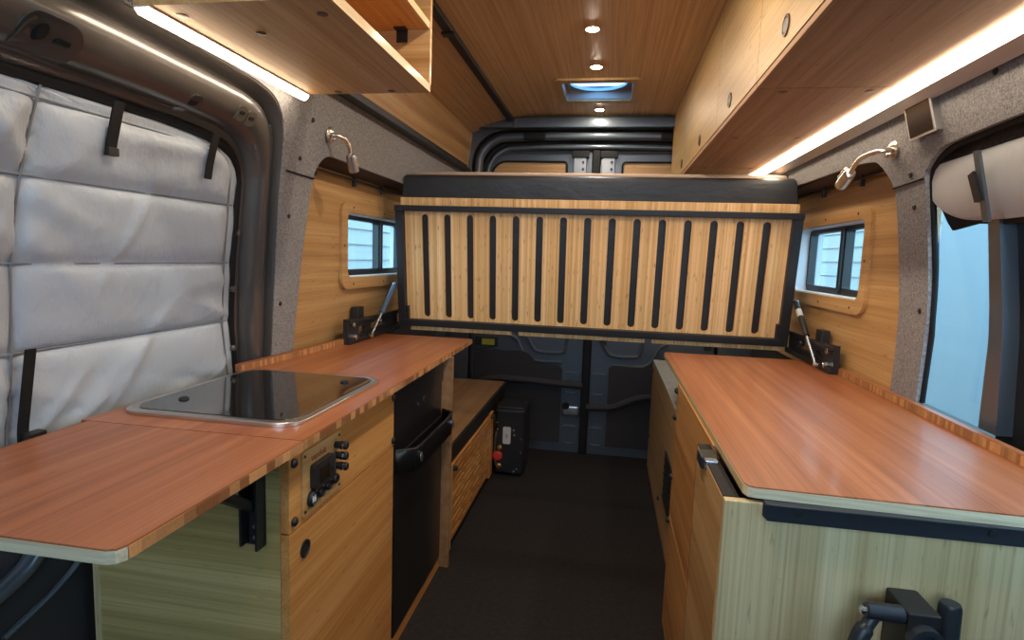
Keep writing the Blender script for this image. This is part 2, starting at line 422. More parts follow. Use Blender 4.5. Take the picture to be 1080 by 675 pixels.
# sliding door leaf behind the jamb
door3 = struct('door_3')
obj('door_leaf', sheet([(FRONT,-.02),(1.68,-.02),(1.68,.9),(1.60,1.60),(FRONT,1.60)], [], lambda u,v:(XL(v)-.088,u,v), (-.02,0,0), cutv=cz), 'paint', door3)
low = NB(); prism(low, [(-1.115,.02),(-1.06,.06),(-1.055,.52),(-1.075,.60),(-1.115,.64)], lambda x,z:(x,FRONT,z), lambda x,z:(x,1.45,z))
obj('door_card', low, 'card', door3)
obj('card_bead', tube(NB(), smooth_path([(-1.05,.80,.478),(-1.05,.87,.500),(-1.05,.92,.522),(-1.05,.965,.552),(-1.05,1.0,.60)],6), .006, 8), 'paint_rear', door3)
obj('card_roll', tube(NB(), smooth_path([(-1.06,.70,.545),(-1.06,.80,.56),(-1.06,.86,.585),(-1.06,.90,.63)],6), .018, 10), 'paint_rear', door3)
for z,y in ((1.08,1.485),(.90,1.525),(1.24,1.472)):
    obj('bolt', cyl(NB(), (XL(z)-.09,y,z),(XL(z)-.06,y,z), .009, 12, .003), 'paint', door3)
# fabric fasteners on the left wall
def fastener(y, z, side='L'):
    x = XL(z) if side == 'L' else XR(z); s = 1 if side == 'L' else -1
    par = wall_l if side == 'L' else wall_r
    b = NB(); lathe(b, [(.0075,0),(.0075,s*.002),(.004,s*.004),(.003,s*.0025)], (x,y,z), 'X', 12); obj('fastener', b, 'blackm', par)
for y,z in ((1.60,1.47),(1.60,1.30),(1.63,1.03),(1.62,1.585),(1.2,1.668),(.86,1.675)): fastener(y,z)
obj('seam', tube(NB(), [(XL(1.425)+.0015,1.545,1.426),(XL(1.425)+.0015,1.70,1.424)], .003, 6), 'rubber', wall_l)

# ---- right wall
archR = smooth_path([(1.745,.86,0),(1.725,.96,0),(1.711,1.067,0),(1.693,1.25,0),(1.691,1.395,0),(1.70,1.43,0),(1.719,1.456,0),(1.745,1.482,0),(1.783,1.501,0),(1.9,1.512,0)],4)
archR = [(p.x,p.y) for p in archR] + [(3.25,1.53),(3.25,.86)]
wr = [(1.61,.86)] + [(p.x,p.y) for p in smooth_path([(1.607,.872,0),(1.575,1.04,0),(1.552,1.204,0),(1.542,1.415,0),(1.525,1.445,0),(1.49,1.466,0),(1.43,1.483,0),(1.195,1.492,0)],4)] + [(FRONT,1.50),(FRONT,1.70),(3.40,1.70),(3.40,.86)] + archR[::-1]
wall_r = struct('wall_right', sheet(wr, [], lambda u,v:(XR(v),u,v), (.012,0,0), cutv=cz), 'fabric')
QX = .812
struct('wall_right_panel', sheet([(1.62,.80),(3.38,.80),(3.38,1.60),(1.62,1.60)], [rrect(2.0,2.68,1.098,1.362,.035)], lambda u,v:(QX,u,v), (.012,0,0)), 'bambooY')
sf = NB(); prism(sf, [(.80,1.50),(.733,1.514),(.735,1.53),(.812,1.565),(.812,1.50)], lambda x,z:(x,1.74,z), lambda x,z:(x,3.30,z))
struct('trim_4', sf, 'fabric_dark')
struct('wall_right_top', prism(NB(), [(XR(1.68)-.004,1.68),(XR(1.95)-.004,1.95),(XR(1.95)+.01,1.95),(XR(1.68)+.01,1.68)], lambda x,z:(x,FRONT,z), lambda x,z:(x,3.40,z)), 'bambooY')
struct('wall_right_skin', sheet([(FRONT,-.03),(3.6,-.03),(3.6,2.1),(FRONT,2.1)], [rrect(2.0,3.25,.98,1.45,.03), rrect(.2,1.97,.80,1.50,.05)], lambda u,v:(.925,u,v), (.01,0,0)), 'paint')
struct('wall_right_low', B(.83,.92,FRONT,3.42,0,.80), 'card')
for y,z in ((1.60,1.44),(1.60,1.36),(1.60,1.10),(1.25,1.58),(1.86,1.60),(1.92,1.605),(2.3,1.60)): fastener(y,z,'R')
obj('seam', tube(NB(), [(XR(1.42)-.0015,1.695,1.418),(XR(1.42)-.0015,1.545,1.424)], .003, 6), 'rubber', wall_r)

# ---- small windows (frame, sliding sash bars, glass, bamboo ring with screws)
def small_window(n, X, s, y0, y1, z0, z1, mull, ry0, ry1, rz0, rz1):
    w_ = struct('window_%d' % n)
    fn = lambda u,v:(X,u,v)
    ring = sheet(rrect(ry0,ry1,rz0,rz1,.05,8), [rrect(y0,y1,z0,z1,.03,6)], lambda u,v:(X-s*.012,u,v), (s*.012,0,0))
    bmesh.ops.recalc_face_normals(ring, faces=ring.faces)
    rg = obj('bamboo_ring', ring, 'bambooY', w_)
    for k in range(3):
        for z in (rz0+.02, rz1-.02):
            y = ry0+.10+(ry1-ry0-.2)*k/2
            obj('screw', cyl(NB(), (X-s*.011,y,z),(X-s*.0145,y,z), .004, 10), 'screw_brown', rg)
    for y in (ry0+.02,): obj('screw', cyl(NB(), (X-s*.011,y,(rz0+rz1)/2),(X-s*.0145,y,(rz0+rz1)/2), .004, 10), 'screw_brown', rg)
    lin = sheet(rrect(y0-.004,y1+.004,z0-.004,z1+.004,.032,6), [rrect(y0+.004,y1-.004,z0+.004,z1-.004,.026,6)], lambda u,v:(X,u,v), (s*.10,0,0))
    obj('reveal', lin, 'trimwhite', w_)
    fr = sheet(rrect(y0-.01,y1+.01,z0-.01,z1+.01,.03,6), [rrect(y0+.018,mull-.012,z0+.028,z1-.02,.008), rrect(mull+.012,y1-.018,z0+.028,z1-.02,.008)], lambda u,v:(X+s*.045,u,v), (s*.03,0,0))
    obj('frame', fr, 'black', w_)
    obj('sash_bar', B(min(X+s*.035,X+s*.05),max(X+s*.035,X+s*.05),mull-.004,mull+.016,z0+.01,z1-.01,.002), 'black', w_)
    obj('pane', B(min(X+s*.058,X+s*.063),max(X+s*.058,X+s*.063),y0,y1,z0,z1), 'glass', w_)
small_window(1, PX, -1, 2.085, 2.80, 1.098, 1.352, 2.53, 2.035, 2.85, 1.052, 1.392)
small_window(2, QX, 1, 2.0, 2.68, 1.098, 1.362, 2.30, 1.955, 2.73, 1.052, 1.402)

# ---- right front window with dark post and rolled-back cover
w3 = struct('window_3')
gfn = lambda u,v: (XR(v)+.062, u, v)
obj('surround', sheet([(.25,.82),(1.78,.82),(1.74,1.0),(1.70,1.2),(1.68,1.52),(.25,1.52)], [[(1.40,.835),(1.74,.835),(1.70,1.0),(1.665,1.2),(1.655,1.30),(1.64,1.42),(1.38,1.44),(1.365,1.30),(1.37,1.05)], [(.45,.90),(1.20,.90),(1.25,.94),(1.268,1.1),(1.265,1.40),(.45,1.40)]], gfn, (.02,0,0), cutv=cz), 'black', w3)
obj('pane', sheet([(.35,.83),(1.76,.83),(1.67,1.46),(.35,1.46)], [], lambda u,v:(XR(v)+.075,u,v), (.004,0,0), cutv=cz), 'glass', w3)
obj('post', sheet([(1.345,.855),(1.405,.855),(1.383,1.05),(1.373,1.30),(1.38,1.45),(1.345,1.45),(1.336,1.30),(1.338,1.05)], [], lambda u,v:(XR(v)+.03,u,v), (.035,0,0), cutv=cz), 'paint_rear', w3)
obj('header', sheet([(FRONT,1.40),(1.60,1.40),(1.57,1.47),(1.50,1.50),(FRONT,1.52)], [], lambda u,v:(XR(v)+.045,u,v), (.012,0,0)), 'fabric_dark', w3)
obj('dark_edge_strip', tube(NB(), [(XR(z)+.016,y,z) for y,z in ((1.61,.862),(1.575,1.04),(1.552,1.204),(1.542,1.415),(1.525,1.445),(1.49,1.466),(1.43,1.480),(1.195,1.490),(.5,1.495))], .007, 8), 'rubber', w3)

# ------------------------------------------------------------------ rear doors and frame
wrx = lambda Y: (lambda u,v:(u,Y,v))
RF = rrect(-.84,.65,-.02,1.945,[.01,.01,.20,.20],10)
wall_b = struct('wall_rear', sheet([(-1.16,-.03),(.96,-.03),(.96,2.1),(-1.16,2.1)], [RF], wrx(3.40), (0,.03,0)), 'paint_rear')
struct('wall_front', sheet([(-1.17,-.03),(.97,-.03),(.97,2.1),(-1.17,2.1)], [rrect(-.85,.66,.98,1.86,.12,6)], lambda u,v:(u,-1.3,v), (0,-.03,0)), 'card')
struct('wall_rear_skin', B(-1.17,.97,3.515,3.53,-.03,2.1), 'paint')
# rounded lip, tubular header with hand pockets
lip = smooth_path([(-.80,3.41,1.2),(-.80,3.41,1.70),(-.775,3.41,1.82),(-.70,3.41,1.885),(-.58,3.41,1.905),(-.095,3.41,1.912),(.39,3.41,1.905),(.51,3.41,1.885),(.585,3.41,1.82),(.61,3.41,1.70),(.61,3.41,1.2)],6)
tr5 = struct('trim_5', tube(NB(), lip, .026, 12), 'paint_rear')
lip2 = [Vector((CEN+(p.x-CEN)*.93, 3.44, p.z-.055)) for p in lip]
obj('inner_lip', tube(NB(), lip2, .016, 10), 'paint_rear', tr5)
obj('dark_channel', tube(NB(), [Vector((CEN+(p.x-CEN)*.965, 3.45, p.z-.03)) for p in lip], .018, 8), 'rubber', tr5)
struct('trim_6', B(-.84,.65,3.34,3.41,1.945,2.005,.012), 'paint_rear')
for x0 in (-.53,.255): obj('hand_pocket', B(x0,x0+.13,3.375,3.42,1.885,1.925,.008), 'rubber', tr5)
obj('joint_cover', B(-.59,-.57,3.335,3.412,1.943,2.0,.004), 'paint', tr5)
def rear_leaf(n, x0, x1, sgn):
    d = struct('door_%d' % n)
    inner = x1 if sgn > 0 else x0
    if sgn > 0: ins = rrect(x0+.10,x1-.145,1.20,1.775,[.05,.05,.02,.09])
    else: ins = rrect(x0+.125,x1-.10,1.20,1.775,[.05,.05,.09,.02])
    obj('leaf', sheet([(x0,.0),(x1,.0),(x1,1.83),(x0,1.83)], [ins], wrx(3.47), (0,.02,0)), 'paint_rear', d)
    obj('bamboo_infill', prism(NB(), ins, wrx(3.476), wrx(3.50)), 'bambooX', d)
    obj('infill_seal', tube(NB(), [(u,3.468,v) for u,v in ins]+[(ins[0][0],3.468,ins[0][1])], .006, 6), 'rubber', d)
    obj('top_flange', tube(NB(), [(x0+.03,3.462,1.83),(x1-.03,3.462,1.83)], .009, 8), 'paint_rear', d)
    # door card with a top edge that dips around the pressed recess
    if sgn > 0: top = [(x0+.02,.615),(x1-.37,.625),(x1-.335,.61),(x1-.30,.575),(x1-.27,.552),(x1-.14,.545),(x1-.12,.52),(x1-.12,.06),(x0+.02,.06)]
    else: top = [(x1-.02,.63),(x0+.42,.63),(x0+.385,.62),(x0+.35,.59),(x0+.31,.565),(x0+.13,.57),(x0+.11,.55),(x0+.11,.06),(x1-.02,.06)]
    obj('card', prism(NB(), top, wrx(3.470), wrx(3.452)), 'card', d)
    cx = (x1-.20) if sgn > 0 else (x0+.20)
    ub = [(cx-.17,3.462,.74),(cx-.135,3.462,.70),(cx-.11,3.462,.655),(cx-.07,3.462,.625),(cx+.06,3.462,.625),(cx+.09,3.462,.65),(cx+.10,3.462,.72)]
    obj('recess_bead', tube(NB(), smooth_path(ub,5), .011, 8), 'paint_rear', d)
    ub = [(cx-.25,3.462,.715),(cx-.205,3.462,.69),(cx-.17,3.462,.62),(cx-.13,3.462,.578),(cx-.06,3.462,.565),(cx+.075,3.462,.565)]
    if sgn < 0: ub = [(2*cx-p[0],p[1],p[2]) for p in ub]; 
    obj('panel_bead', tube(NB(), smooth_path(ub,5), .010, 8), 'paint_rear', d)
    sx = (x1-.062) if sgn > 0 else (x0+.05)
    for (z0,z1) in ((.37,.51),(.05,.17)):
        obj('pressed_plate', sheet(rrect(sx-.042,sx+.042,z0,z1,.012), [rrect(sx-.030,sx+.030,z0+.01,z1-.012,.012)], wrx(3.462), (0,.012,0)), 'paint_rear', d)
    obj('lock_plate', B(sx-.045,sx+.03,3.448,3.472,1.67,1.80,.004), 'zinc', d)
    for dz in (1.69,1.73,1.77): obj('bolt', cyl(NB(), (sx+.012,3.450,dz),(sx+.012,3.440,dz), .008, 10), 'blackm', d)
    obj('lock_block', B(sx-.055,sx+.045,3.435,3.47,1.795,1.835,.005), 'rubber', d)
    return d
d1 = rear_leaf(1, -.83, -.128, 1); d2 = rear_leaf(2, -.075, .64, -1)
obj('centre_seal', B(-.127,-.078,3.44,3.50,0,1.86,.01), 'rubber', d1)
obj('check_strap', tube(NB(), smooth_path([(-.80,3.445,.36),(-.72,3.44,.435),(-.55,3.44,.445),(-.26,3.44,.435),(-.12,3.44,.43)],6), .022, 8), 'card', d1)
obj('cable_sleeve', tube(NB(), smooth_path([(-.09,3.438,.30),(.06,3.44,.31),(.15,3.44,.35),(.25,3.44,.385),(.45,3.44,.39)],6), .022, 8), 'card', d2)
obj('lock_lever', B(-.235,-.135,3.44,3.46,.24,.30,.01), 'steel', d1)
obj('lever_knob', cyl(NB(), (-.215,3.455,.30),(-.215,3.43,.30), .022, 14, .004), 'rubber', d1)

# ------------------------------------------------------------------ LEFT SIDE: counter, flap, cabinets
ZT = .841; TH = .018
def worktop(parent, outline, mtop):
    return obj('top_board', prism(NB(), outline, lambda u,v:(u,v,ZT-TH), lambda u,v:(u,v,ZT)), mtop, parent)
def edge_strip(parent, pts, m, name='edge_band', z0=ZT-TH-.0006, z1=ZT-.0025, out=.0012):
    bm = NB()
    P = [Vector((a,b)) for a,b in pts]
    d = [(P[min(i+1,len(P)-1)]-P[max(i-1,0)]).normalized() for i in range(len(P))]
    nrm = [Vector((t.y,-t.x)) for t in d]
    A = [p-n*.002 for p,n in zip(P,nrm)]; Bq = [p+n*out for p,n in zip(P,nrm)]
    rows = [[bm.verts.new((q.x,q.y,z)) for q,z in ((a,z0),(b,z0),(b,z1),(a,z1))] for a,b in zip(A,Bq)]
    for r0,r1 in zip(rows,rows[1:]):
        for k in range(4): bm.faces.new((r0[k],r0[(k+1)%4],r1[(k+1)%4],r1[k]))
    bm.faces.new(rows[0]); bm.faces.new(rows[-1][::-1])
    return obj(name, bm, m, parent, smooth=30)
ct = thing('countertop', 'red-brown bamboo worktop with the glass-lidded hob let into it', 'countertop', (-.8,1.6,ZT-TH))
ctl = [(-1.04,.966),(-.553,.966),(-.558,1.6),(-.565,2.374),(-.575,2.384),(-.995,2.384),(-.995,2.05),(-1.04,1.47)]
worktop(ct, ctl, 'top'); edge_strip(ct, [(-.553,.967),(-.558,1.6),(-.565,2.374)], 'edge_blocks')
fl = thing('folding_flap', 'red-brown fold-up counter flap with rounded pale front corner, hinged to the left worktop', 'countertop', (-.79,.75,ZT-TH))
fo = [(u, v) for u,v in [(-1.022,.9635),(-1.014,.50),(-.90,.548),(-.567,.5485),(-.556,.553),(-.5515,.564),(-.551,.9635)]]
worktop(fl, fo, 'topX')
edge_strip(fl, [(-.5515,.565),(-.551,.9625)], 'edge_blocks')
edge_strip(fl, [(-1.01,.50),(-.90,.548),(-.569,.5485),(-.5575,.5525),(-.5515,.564)], 'edge_pale')
bs = thing('backsplash', 'thin bamboo upstand strip along the wall behind the hob counter', 'trim', (-1.0,1.75,ZT))
bo = [(-1.034,1.470),(-.993,2.05),(-.985,2.10),(-1.002,2.10),(-1.011,2.05),(-1.053,1.470)]
obj('strip', prism(NB(), bo, lambda u,v:(u,v,ZT+.0003), lambda u,v:(u,v,ZT+.022)), 'topX', bs)
edge_strip(bs, [(-1.034,1.4705),(-.993,2.05),(-.985,2.099)], 'edge_blocks_pale', 'front_edge', ZT+.0005, ZT+.020)

hob = thing('cooktop', 'built-in hob under a black glass lid with a steel rim', 'cooktop', (-.81,1.25,ZT))
ho = rrect(-1.02,-.604,1.022,1.488,.055,8); hi = rrect(-1.000,-.622,1.042,1.470,.045,8)
def ringup(o, i, z0, z1, rnd=.003):
    bm = NB(); n = len(o)
    lv = [(o,z0),(o,z1-rnd),([(a[0]*.8+b[0]*.2,a[1]*.8+b[1]*.2) for a,b in zip(o,i)],z1),([(a[0]*.2+b[0]*.8,a[1]*.2+b[1]*.8) for a,b in zip(o,i)],z1),(i,z1-rnd),(i,z0)]
    rows = [[bm.verts.new((u,v,z)) for u,v in L] for L,z in lv]
    for A,Bq in zip(rows, rows[1:]+rows[:1]):
        for k in range(n): bm.faces.new((A[k],A[(k+1)%n],Bq[(k+1)%n],Bq[k]))
    return bm
obj('rim', ringup(ho, hi, ZT+.0005, ZT+.010), 'steel', hob)
lid = obj('glass_lid', prism(NB(), hi, lambda u,v:(u,v,ZT+.0005), lambda u,v:(u,v,ZT+.0105)), 'glassblack', hob)
for x,y in ((-.94,1.13),(-.68,1.40)):
    b = NB(); lathe(b, [(.011,0),(.011,.003),(.006,.006),(.0,.0061)][:3], (x,y,ZT+.0105), 'Z', 14); obj('lid_stud', b, 'blackm', lid)

# left cabinet under the hob
cb = thing('base_cabinet', 'bamboo base cabinet below the hob with a plain door and round finger hole', 'cabinet', (-.8,1.24,0))
obj('end_panel', B(-1.018,-.6045,.970,.988,0,.8225), 'paleX', cb)
obj('back_board', B(-1.03,-1.018,.966,1.515,0,.8225), 'pale', cb)
obj('carcass', B(-1.015,-.607,.990,1.515,.0,.8225), 'facia', cb)
obj('top_rail', B(-.604,-.585,.970,1.516,.6475,.8225,.0008), 'facia', cb)
dr = obj('door', B(-.604,-.585,.970,1.516,.02,.6445,.0008), 'facia', cb)
b = NB(); lathe(b, [(.0185,0),(.0185,.0025),(.0155,.003),(.0150,.001)], (-.585,1.027,.590), 'X', 28); obj('finger_hole', b, 'blackm', dr)
for y,z in ((.986,.786),(.986,.667),(1.508,.79),(1.508,.665)):
    b = NB(); lathe(b, [(.0095,0),(.0095,.004),(.006,.007),(.003,.0075)], (-.585,y,z), 'X', 16); obj('catch', b, 'black', cb)
# folding bracket on the end panel
br = thing('flap_bracket', 'black folding steel bracket on the pale end panel under the counter flap', 'bracket', (-.65,.955,.62))
b = NB(); box(b, -.672,-.634,.964,.9695,.622,.812); box(b, -.672,-.667,.940,.966,.628,.812); box(b, -.639,-.634,.940,.966,.622,.812)
obj('wall_channel', b, 'blackm', br)
obj('arm', B(-.662,-.644,.60,.945,.800,.8215,.002), 'blackm', br)
b = NB(); tube(b, [(-.653,.952,.705),(-.653,.80,.806)], .011, 8); obj('brace', b, 'blackm', br)
for z in (.638,.66): obj('rivet', cyl(NB(), (-.653,.9645,z),(-.653,.960,z), .004, 10), 'steel', br)

# control panel on the top rail
cp = thing('control_panel', 'small bamboo switch plate with display, knobs and sockets on the cabinet by the hob', 'control panel', (-.585,1.09,.72))
px = -.585
pout = [(1.013,.661),(1.177,.661),(1.177,.789),(1.013,.789)]
ply = lambda dx: (lambda u,v:(px+dx,u,v))
obj('plate', prism(NB(), rrect(1.013,1.177,.661,.797,.006), ply(0.0002), ply(.004)), 'bambooY', cp)
for y,z in ((1.021,.787),(1.169,.787),(1.021,.671),(1.169,.671)):
    obj('screw', cyl(NB(), (px+.004,y,z),(px+.0065,y,z), .0035, 10, .001), 'black', cp)
ds = obj('display', prism(NB(), rrect(1.042,1.128,.708,.762,.008), ply(.004), ply(.017)), 'black', cp)
obj('screen', prism(NB(), rrect(1.058,1.100,.718,.750,.003), ply(.017), ply(.0178)), 'glassblack', ds)
for y in (1.108,1.118): obj('button', prism(NB(), rrect(y-.0035,y+.0035,.728,.742,.002), ply(.017), ply(.019)), 'blackm', ds)
for z in (.770,.746,.722):
    k = NB(); lathe(k, [(.008,0),(.008,.012),(.0095,.013),(.0095,.027),(.008,.029)], (px+.004,1.152,z), 'X', 18); kb = obj('knob', k, 'black', cp)
    obj('index_band', lathe(NB(), [(.0098,.020),(.0098,.024)], (px+.004,1.152,z), 'X', 18), 'chrome', kb)
for y,z,r in ((1.046,.690,.0175),(1.082,.690,.0115),(1.113,.692,.0115),(1.146,.694,.0115)):
    k = NB(); lathe(k, [(r,0),(r,.006),(r*.8,.009),(r*.75,.006)], (px+.004,y,z), 'X', 20)
    so = obj('socket' if r > .015 else 'push_button', k, 'black', cp)
    if r > .015:
        for dy in (-.004,.004): obj('port', B(px+.010,px+.0115,y+dy-.002,y+dy+.002,z-.007,z+.007), 'white_mark', so)
def text_on(parent, body, size, loc, rot, m, name='lettering', ext=.0004):
    cu = bpy.data.curves.new(name, 'FONT'); cu.body = body; cu.size = size; cu.extrude = ext; cu.align_x = 'CENTER'; cu.align_y = 'CENTER'
    t = bpy.data.objects.new('tmp_text', cu); C.objects.link(t)
    dg = bpy.context.evaluated_depsgraph_get(); dg.update()
    me = bpy.data.meshes.new_from_object(t.evaluated_get(dg)); bpy.data.objects.remove(t)
    bm = NB(); bm.from_mesh(me); bpy.data.meshes.remove(me)
    bm.transform(Matrix.Translation(loc) @ rot.to_4x4())
    return obj(name, bm, m, parent, smooth=0)
rotX = Matrix(((0,0,1),(1,0,0),(0,1,0)))          # text facing +X, reading along +Y
text_on(cp, 'vandoit', .021, (px+.0045,1.078,.7745), rotX, 'engrave')

# fridge
fr = thing('fridge', 'black compact fridge with a scooped handle lip, set below the left counter', 'fridge', (-.79,1.765,0))
obj('body', B(-.99,-.605,1.523,2.008,.035,.8215), 'fridge', fr)
obj('upper_trim', B(-.604,-.583,1.524,2.006,.735,.8215,.003), 'fridge', fr)
obj('upper_front', B(-.604,-.588,1.524,2.006,.60,.733,.003), 'fridge', fr)
fd = obj('door', B(-.604,-.583,1.524,2.006,.042,.604,.004), 'fridge', fr)
hb = NB()                                            # scoop: a shallow trough whose lip stands off the door
prism(hb, [(-.583,.650),(-.548,.628),(-.528,.632),(-.528,.572),(-.536,.556),(-.583,.556)], lambda x,z:(x,1.528,z), lambda x,z:(x,2.002,z))
hb.free(); hb = NB()
n = 10
yo = [(1.526,-.583),(1.560,-.535),(1.60,-.528),(1.93,-.528),(1.97,-.535),(2.004,-.583)]
def trough(bm):
    outer_lo = [(x,y,.558) for y,x in yo]; outer_hi = [(x,y,.628) for y,x in yo]
    ins = [(max(x-.008,-.583) if 0<i<5 else x,y) for i,(y,x) in enumerate(yo)]
    inner_hi = [(x,y,.628) for x,y in ins]; inner_lo = [(-.582,y,.572) for x,y in ins]
    rows = [[bm.verts.new(p) for p in R] for R in (outer_lo, outer_hi, inner_hi, inner_lo)]
    for A,Bq in zip(rows, rows[1:]):
        for k in range(5): bm.faces.new((A[k],A[k+1],Bq[k+1],Bq[k]))
    return bm
hd = obj('handle', trough(hb), 'fridge', fd, smooth=20)
hd.modifiers.new('solid','SOLIDIFY').thickness = .004
lipb = tube(NB(), [(x+.0005,y,.628) for y,x in yo], .003, 6); obj('lip', lipb, 'blackm', hd)
for y in (1.595,1.945):
    b = NB(); lathe(b, [(.013,0),(.013,.003),(.009,.005)], (-.528,y,.592), 'X', 20)
    bmesh.ops.scale(b, vec=(1,.7,1.2), space=Matrix.Translation((.528,-y,-.592)), verts=b.verts); obj('badge', b, 'blue_rod', hd)
b = NB(); lathe(b, [(.014,0),(.014,.004),(.009,.006)], (-.588,1.80,.715), 'X', 20); obj('lock_button', b, 'blackm', fr)
b = NB(); lathe(b, [(.008,0),(.008,.004),(.005,.006)], (-.588,1.735,.712), 'X', 16); obj('lock_indicator', b, 'blackm', fr)
dv = tag(obj('divider_panel', B(-.985,-.550,2.012,2.030,0,.8225,.001), 'bench', None, (-.77,2.02,0)), 'tall brown bamboo divider board right beside the fridge', 'panel')
tk = tag(obj('toe_board', B(-.602,-.586,1.523,2.010,0,.034,.001), 'facia', None, (-.594,1.65,0)), 'low bamboo plinth strip on the floor beneath the fridge', 'plinth')

# low bench behind the divider
be = thing('bench_box', 'low bamboo storage bench with a slotted vent panel, behind the divider board', 'cabinet', (-.78,2.68,0))
obj('lid', B(-1.0,-.585,2.034,3.335,.432,.450,.002), 'bench', be)
obj('body', B(-1.0,-.605,2.036,3.33,.03,.431), 'bench', be)
b = NB(); box(b,-.605,-.572,2.034,3.335,.405,.446,.003); box(b,-.605,-.582,2.034,3.335,.365,.404,.003); obj('rail', b, 'blackm', be)
for y0,y1 in ((2.07,2.125),(2.88,2.955)): obj('post', B(-.604,-.572,y0,y1,.015,.37,.002), 'edge_paleY' if y0 < 2.5 else 'facia', be)
slots = []
for r in range(11):
    z = .066 + r*.0275
    for k in range(4):
        y = 2.15 + k*.180 + (.05 if r % 2 else .0)
        if y+.12 < 2.865: slots.append(rrect(y, y+.125, z, z+.0125, .006, 3))
vp = obj('vent_panel', sheet(rrect(2.13,2.875,.045,.362,.004), slots, lambda u,v:(-.574,u,v), (-.012,0,0)), 'facia', be)
obj('lit_slot_backing', B(-.6048,-.60,2.13,2.875,.045,.362), 'edge_pale', be)  # pale board imitates light caught on the slot edges
for y,z in ((2.15,.345),(2.90,.352)): obj('latch', lathe(NB(), [(.011,0),(.011,.012),(.007,.016)], (-.572,y,z), 'X', 14), 'black', be)
for x,y in ((-.66,2.40),(-.66,3.05)): obj('lid_screw', lathe(NB(), [(.007,0),(.007,.001),(.003,.0014)], (x,y,.450), 'Z', 12), 'screw_brown', be)
for y in (2.10,2.92): obj('foot', lathe(NB(), [(.016,0),(.016,.03)], (-.60,y,.0), 'Z', 12), 'black', be)

# heater / water unit
ht = thing('heater_unit', 'black heater box with a red valve and pale label, on the floor by the bench', 'heater', (-.49,3.08,0))
hb = B(-.566,-.405,2.98,3.20,.012,.375,.014,3); obj('housing', hb, 'blackm', ht)
obj('top_cover', B(-.56,-.412,2.99,3.19,.372,.388,.006), 'black', ht)
obj('label', prism(NB(), rrect(-.522,-.478,.182,.278,.010), wrx(2.9805), wrx(2.978)), 'label', ht)
text_on(ht, '0', .028, (-.50,2.9775,.225), Matrix(((1,0,0),(0,0,-1),(0,1,0))), 'blackm', 'label_mark')
vk = obj('valve_knob', lathe(NB(), [(.020,0),(.026,-.006),(.026,-.022),(.018,-.028)], (-.545,2.98,.118), 'Y', 12), 'red', ht)
for z,r in ((.165,.014),(.062,.015)): obj('brass_fitting', lathe(NB(), [(r*.7,0),(r*.7,-.010),(r,-.011),(r,-.026),(r*.6,-.028),(r*.6,-.034)], (-.535,2.98,z), 'Y', 12), 'brass', ht)
for x,z in ((-.555,.30),(-.552,.262),(-.462,.262),(-.458,.235),(-.42,.14),(-.44,.045),(-.455,.030),(-.42,.215)): obj('screw', cyl(NB(), (x,2.981,z),(x,2.976,z), .005, 10), 'steel', ht)
obj('pipe', tube(NB(), smooth_path([(-.555,2.975,.06),(-.562,2.968,.11),(-.562,2.968,.20),(-.556,2.975,.25)],5), .006, 8), 'steel', ht)
fz = thing('fuse_strip', 'small black terminal block with a yellow label beyond the left counter end', 'electrical', (-.75,3.455,.645))
obj('casing', B(-.80,-.66,3.44,3.4695,.645,.70,.004), 'black', fz); obj('label', B(-.755,-.675,3.437,3.4405,.652,.69), 'yellow', fz)

# ------------------------------------------------------------------ RIGHT SIDE
cr = thing('countertop', 'long clear red-brown bamboo worktop on the right-hand cabinets', 'countertop', (.5,1.6,ZT-TH))
ctr = [(.242+.014,.9495),(.246,.953),(.2415,.966),(.2405,1.6),(.240,2.325),(.244,2.335),(.254,2.339),(.795,2.339),(.795,.930)]
worktop(cr, ctr[::-1], 'top')
edge_strip(cr, [(.240,2.325),(.2405,1.6),(.2415,.966)], 'edge_paleY')
edge_strip(cr, [(.2415,.966),(.246,.953),(.256,.9495),(.795,.930)], 'edge_pale')
bsr = thing('backsplash', 'laminated bamboo upstand strip along the wall behind the clear right worktop', 'trim', (.80,1.6,ZT))
obj('strip', B(.789,.806,.90,2.075,ZT+.0003,ZT+.022), 'topX', bsr)
edge_strip(bsr, [(.789,2.074),(.789,.90)], 'edge_blocks_pale', 'front_edge', ZT+.0005, ZT+.020)

bc = thing('base_cabinet', 'bamboo base cabinet with pale end panel facing the viewer, under the right worktop', 'cabinet', (.5,1.3,0))
obj('end_panel', B(.2085,.815,.945,.963,0,.8155,.003), 'pale', bc)
obj('carcass', B(.253,.82,.966,1.828,0,.812), 'black', bc)
rd = obj('door', B(.2085,.2265,.964,1.236,.02,.8125,.001), 'bambooY', bc)
obj('dark_edge_strip', B(.2088,.2355,1.2362,1.241,.02,.8125,.0005), 'rubber', rd)  # black strip drawn for the shaded gap beside the door
obj('top_seal', B(.2095,.2355,.964,1.240,.8127,.8155,.0005), 'rubber', rd)
obj('side_front', B(.236,.252,1.215,1.830,.392,.8225,.001), 'facia', bc)
obj('drawer', B(.236,.252,1.215,1.830,.02,.388,.001), 'facia', bc)
for z in (.80,.715,.52,.375): obj('catch', lathe(NB(), [(.010,0),(.010,-.006),(.006,-.010)], (.236,1.818,z), 'X', 14), 'black', bc)
la = obj('slide_latch', B(.200,.2335,1.135,1.185,.796,.8222,.004), 'black', bc)
obj('latch_tongue', B(.205,.230,1.115,1.136,.800,.8215,.003), 'blue_rod', la)
ab = thing('angle_bar', 'black steel angle bar screwed across the top of the pale end panel', 'bracket', (.53,.935,.80))
abo = [(.268,.797),(.276,.789),(.815,.789),(.815,.822),(.268,.822)]
b = prism(NB(), abo, lambda x,z:(x,.9445-(x-.24)*.0,z), lambda x,z:(x,.9405,z)); obj('upright_flange', b, 'navy', ab)
